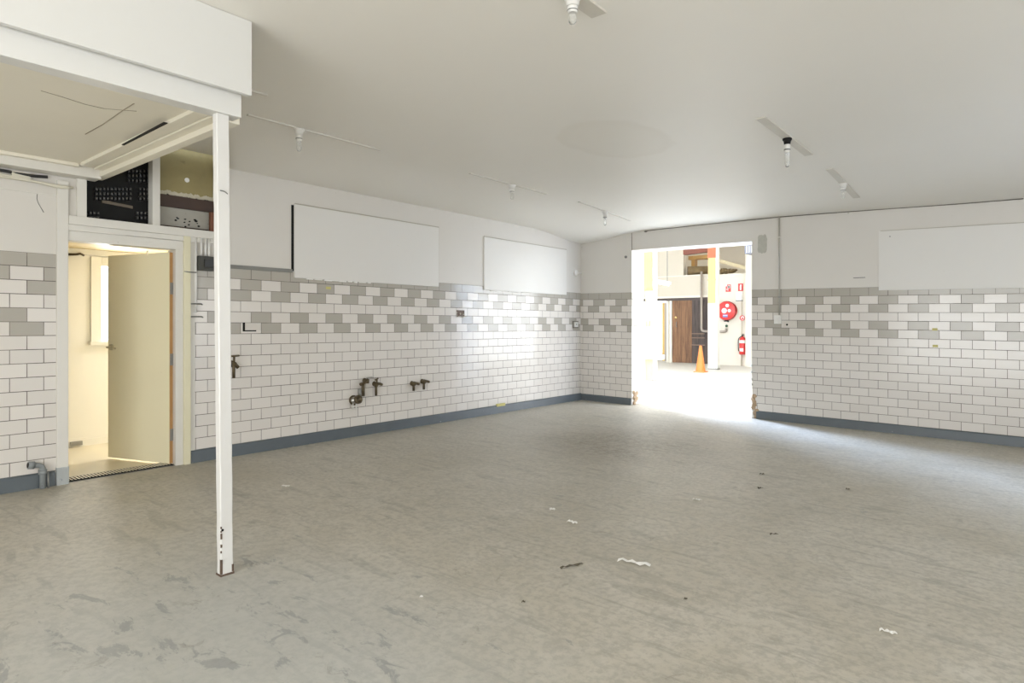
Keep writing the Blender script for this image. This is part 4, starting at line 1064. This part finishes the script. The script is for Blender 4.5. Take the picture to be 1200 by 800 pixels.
mb = MB(); mb.box((p.x-.10, YO-.219, p.z-.21), (p.x+.06, YO-.226, p.z-.125), BLU, .002); mb.box((p.x-.09, YO-.226, p.z-.16), (p.x+.05, YO-.229, p.z-.145), SW); o = mb.build('label_plate', hr); o['label'] = 'blue and white label'
mb = MB(); mb.tube([(p.x, YO-.1, p.z-R), (p.x+.06, YO-.12, p.z-R-.06), (p.x-.02, YO-.1, p.z-R-.02), (p.x-.10, YO-.1, p.z-R-.04)], .022, BLACKP, bend=.05); mb.sphere((d.x, YO-.09, d.z-.02), .045, paint('valve_green', (.05,.12,.06), .4, .1, 6)); mb.build('valve', hr)
# signs
def plate(name, label, px, py, w, h, cat='sign'):
    p = O(px, py); t = thing(name, label, cat, (p.x, YO, p.z-h/2), 'fire signs on the white wall'); mb = MB()
    mb.box((p.x-w/2, YO+.001, p.z-h/2), (p.x+w/2, YO-.008, p.z+h/2), RED, .001); mb.build('plate', t); return t, p
t, p = plate('fire_sign', 'square red sign with a white hose symbol above the hose reel', 853.5, 337.5, .17, .24)
mb = MB(); y = YO-.009
Mr = Matrix.Translation((p.x+.025, y, p.z+.04)) @ Matrix.Rotation(math.pi/2, 4, 'X'); mb.lathe([(.03,0),(.05,0),(.05,.004),(.03,.004),(.03,0)], SW, 20, Mr); mb.box((p.x-.07,y,p.z-.05),(p.x+.0,y-.004,p.z-.03), SW); mb.box((p.x-.02,y,p.z-.08),(p.x+.0,y-.004,p.z+.01), SW); mb.box((p.x-.085,y,p.z+.06),(p.x-.04,y-.004,p.z+.12), SW); mb.build('symbol', t)
t, p = plate('fire_sign', 'narrow red and white sign right of the square one, above the extinguisher', 868, 336.5, .16, .24)
mb = MB(); mb.box((p.x-.025,y,p.z-.085),(p.x+.025,y-.004,p.z+.06), SW, .001); mb.box((p.x-.012,y,p.z+.06),(p.x+.03,y-.004,p.z+.085), SW); mb.build('symbol', t)
p = O(870.8, 372.5); t = thing('fire_sign', 'round red and white sign just above the extinguisher', 'sign', (p.x, YO, p.z-.08), 'fire signs on the white wall')
mb = MB(); mb.cyl((p.x, YO-.061, p.z), (p.x, YO-.072, p.z), .085, RED, seg=28); mb.box((p.x-.03, YO-.01, p.z-.03), (p.x+.03, YO-.061, p.z+.03), SW); mb.build('plate', t)
mb = MB(); mb.cyl((p.x+.01, YO-.072, p.z), (p.x+.01, YO-.075, p.z), .055, SW, seg=24); mb.cyl((p.x+.01, YO-.075, p.z-.01), (p.x+.01, YO-.078, p.z-.01), .032, RED, seg=20); mb.build('symbol', t)
# box and conduit above the extinguisher
p = O(867.5, 348); mb = MB(); mb.box((p.x-.10, YO+.001, p.z-.10), (p.x+.08, YO-.09, p.z+.16), SW, .006); t = thing('wall_box', 'white box below the narrow red sign', 'box', (p.x, YO, p.z-.1)); mb.build('case', t)
mb = MB(); mb.box((p.x-.11, YO, p.z-.13), (p.x+.09, YO-.10, p.z-.10), paint('grey_box_base', (.22,.22,.21), .5, .1, 6), .004); mb.build('base', t)
xx = O(869.3, 400).x; mb = MB(); mb.cyl((xx, YO-.03, -.03), (xx, YO-.03, p.z-.12), .016, PW); solo(mb, 'wall_conduit', 'vertical conduit running from the white box down to the floor', 'conduit')
# extinguisher
p = O(870.3, 404.5, .14); fe = thing('fire_extinguisher', 'red fire extinguisher with a white label band hung on the white wall', 'fire extinguisher', (p.x, YO-.14, p.z-.30))
zb_ = O(870, 415.2, .14).z; Mz = Matrix.Translation((p.x, YO-.14, zb_)); r = .105
mb = MB(); mb.lathe([(0,0), (.09,0), (r,.02), (r,.46), (.085,.52), (.035,.55), (.03,.57)], RED, 28, Mz); mb.build('cylinder', fe)
mb = MB(); mb.lathe([(r+.002,.36), (r+.002,.455)], SW, 28, Mz); mb.build('label_band', fe)
mb = MB()
for k in range(9):
    t0 = -2.3+k*.14; t1 = t0+.14
    P = [(p.x+(r+.003)*math.cos(t), YO-.14+(r+.003)*math.sin(t), zb_+z) for t, z in ((t0,.10),(t1,.10),(t1,.20),(t0,.20))]
    mb.face(P, SW)
mb.build('lower_label', fe)
mb = MB(); mb.cyl((p.x, YO-.14, zb_+.565), (p.x, YO-.14, zb_+.61), .028, BLACKP); mb.tube([(p.x-.02, YO-.14, zb_+.60), (p.x+.05, YO-.18, zb_+.63), (p.x+.07, YO-.2, zb_+.62)], .012, METAL, bend=.02); mb.tube([(p.x-.02, YO-.14, zb_+.615), (p.x+.04, YO-.18, zb_+.66)], .010, METAL); mb.build('valve_handle', fe)
mb = MB(); mb.tube([(p.x-.02, YO-.16, zb_+.58), (p.x-.12, YO-.18, zb_+.52), (p.x-.135, YO-.17, zb_+.30), (p.x-.115, YO-.17, zb_+.10)], .014, BLACKP, bend=.08); mb.build('hose', fe)
mb = MB(); mb.box((p.x-.05, YO+.002, zb_+.40), (p.x+.05, YO-.04, zb_+.50), METAL, .003); mb.build('bracket', fe)
# traffic cone
p = onfloor(821, 436); p.z = floorz(p.x, p.y)
cn = thing('traffic_cone', 'orange traffic cone standing on the hall floor beside the column', 'cone', p)
ORG = paint('cone_orange', (.72,.20,.035), .5, .04, 6)
mb = MB(); mb.box((p.x-.15, p.y-.15, p.z), (p.x+.15, p.y+.15, p.z+.03), paint('cone_base_orange', (.70,.22,.06), .55, .06, 6), .008); mb.build('base', cn)
mb = MB(); mb.lathe([(.138, .028), (.130, .035), (.128, .05), (.036, .715), (.030, .735), (.024, .735), (.024, .70)], ORG, 32, Matrix.Translation(p)); mb.build('cone_body', cn)
# unit high at right, tube light, fittings
a, b = ony(872.5, 297.5, 17.0), ony(884, 286.5, 17.0)
hu = thing('roof_heater', 'grey-blue boxy unit hanging high at the right edge of the opening', 'heater', ((a.x+b.x)/2, 17.15, a.z))
mb = MB(); mb.box((a.x, 17.0, a.z), (b.x, 17.4, b.z), paint('unit_grey', (.15,.155,.19), .5, .1, 6), .012); mb.build('case', hu)
mb = MB()
for k in range(4): x = a.x+.05+k*.06; mb.box((x, 16.99, a.z+.03), (x+.02, 17.01, b.z-.03), WPLAS)
mb.build('grille', hu)
mb = MB()
for x in (a.x+.05, b.x-.05): mb.cyl((x, 17.2, b.z-.01), (x, 17.2, HROOF+.21), .012, METAL)
mb.build('hanger', hu)
a, b = ony(763, 329.0, 16.0), ony(784, 332.5, 16.0)
fl = thing('strip_light', 'white strip light hanging in front of the cream hall wall', 'strip light', ((a.x+b.x)/2, 16, a.z-.05))
mb = MB(); dv = (b-a); mb.beam([a+Vector((0,0,.06)), a+Vector((0,.12,.06)), a+Vector((0,.12,-.02)), a+Vector((0,0,-.02))], [b+Vector((0,0,.06)), b+Vector((0,.12,.06)), b+Vector((0,.12,-.02)), b+Vector((0,0,-.02))], SW); mb.build('housing', fl)
mt, nt, bb = new_mat('tube_glow'); bb.inputs['Base Color'].default_value = (.9,.9,.9,1); bb.inputs['Emission Color'].default_value = (1,.97,.9,1); bb.inputs['Emission Strength'].default_value = 3
mb = MB(); mb.cyl(a+Vector((.02,.04,-.035)), b+Vector((-.02,.04,-.035)), .02, mt); mb.build('tube', fl)
mb = MB()
for q in (a+dv*.15, a+dv*.85): mb.cyl(q+Vector((0,.06,.05)), (q.x, q.y+.06, HROOF+.21), .008, METAL)
mb.build('hanger', fl)
# small bit of debris inside the opening
scrap(754, 466.5, .13, .03, .2, LEAF, 'debris', 'dark scrap on the floor at the left foot of the bright opening', 'debris', .015, 'litter on the floor', 5)

# ------------------------------------------------------------------ camera
cam = D.cameras.new('camera'); co = D.objects.new('camera', cam); COL.objects.link(co)
co.location = (0, 0, CZ); co.rotation_euler = (math.pi/2, 0, math.atan2(SA, CA))
cam.sensor_width = 36; cam.lens = F/1200*36; cam.shift_y = -20/1200; cam.clip_start = .05; cam.clip_end = 200
sc.camera = co

# ------------------------------------------------------------------ light
w = D.worlds.new('World'); sc.world = w; w.use_nodes = True; nt = w.node_tree
bg = nt.nodes['Background']; bg.inputs[0].default_value = (.86,.93,1.0,1); bg.inputs[1].default_value = 2.2
def area(name, loc, rot, sx, sy, power, col, spread=math.pi):
    l = D.lights.new(name, 'AREA'); l.shape = 'RECTANGLE'; l.size = sx; l.size_y = sy; l.energy = power; l.color = col
    l.spread = spread
    o = D.objects.new(name, l); COL.objects.link(o); o.location = loc; o.rotation_euler = rot; return o
R90 = math.pi/2
area('window_daylight', (xRW+.16, -.9, 1.7), (0, R90, 0), 1.45, 3.7, 86, (1.0,.985,.955))       # faces -x
area('window_daylight', (xRW+.16, 5.8, 1.7), (0, R90, 0), 1.45, 3.1, 20, (1.0,.99,.965))
area('door_daylight', (-.7, yFW-.15, 1.25), (R90, 0, 0), 4.8, 2.6, 165, (1.0,.985,.955))        # faces +y
area('skylight', (-4.0, 12.75, HROOF+.15), (0, 0, 0), 5.4, 5.6, 215, (1.0,.97,.92), 1.4)
area('hall_opening_daylight', (-.62, 13.0, 2.2), (0, R90, .55), 3.8, 4.6, 105, (.96,.98,1.0), 1.7)
area('hall_window_daylight', (-14.4, 15.4, 3.0), (0, -R90, -.50), 3.6, 4.4, 2300, (.52,.68,1.0), .8)
area('yard_daylight', (-9.5, YO+3.0, 4.8), (0, 0, 0), 6, 5, 170, (1,1,1))
area('passage_window_daylight', (xPW-.2, (yW0+yW1)/2, (zW0+zW1)/2), (0, -R90, 0), zW1-zW0, yW1-yW0, 16, (1,.98,.94))
area('passage_fill', (-7.1, 4.0, 2.10), (0, 0, 0), .4, .7, 28, (1,.98,.94))  # unseen fill light added to brighten the passage, no fitting behind it
sc.view_settings.view_transform = 'Standard'; sc.view_settings.look = 'None'
sc.view_settings.gamma = 1; sc.view_settings.use_curve_mapping = False
sc.view_settings.exposure = 0.33
sc.cycles.use_denoising = True
sc.cycles.max_bounces = 14; sc.cycles.diffuse_bounces = 8; sc.cycles.sample_clamp_indirect = 8
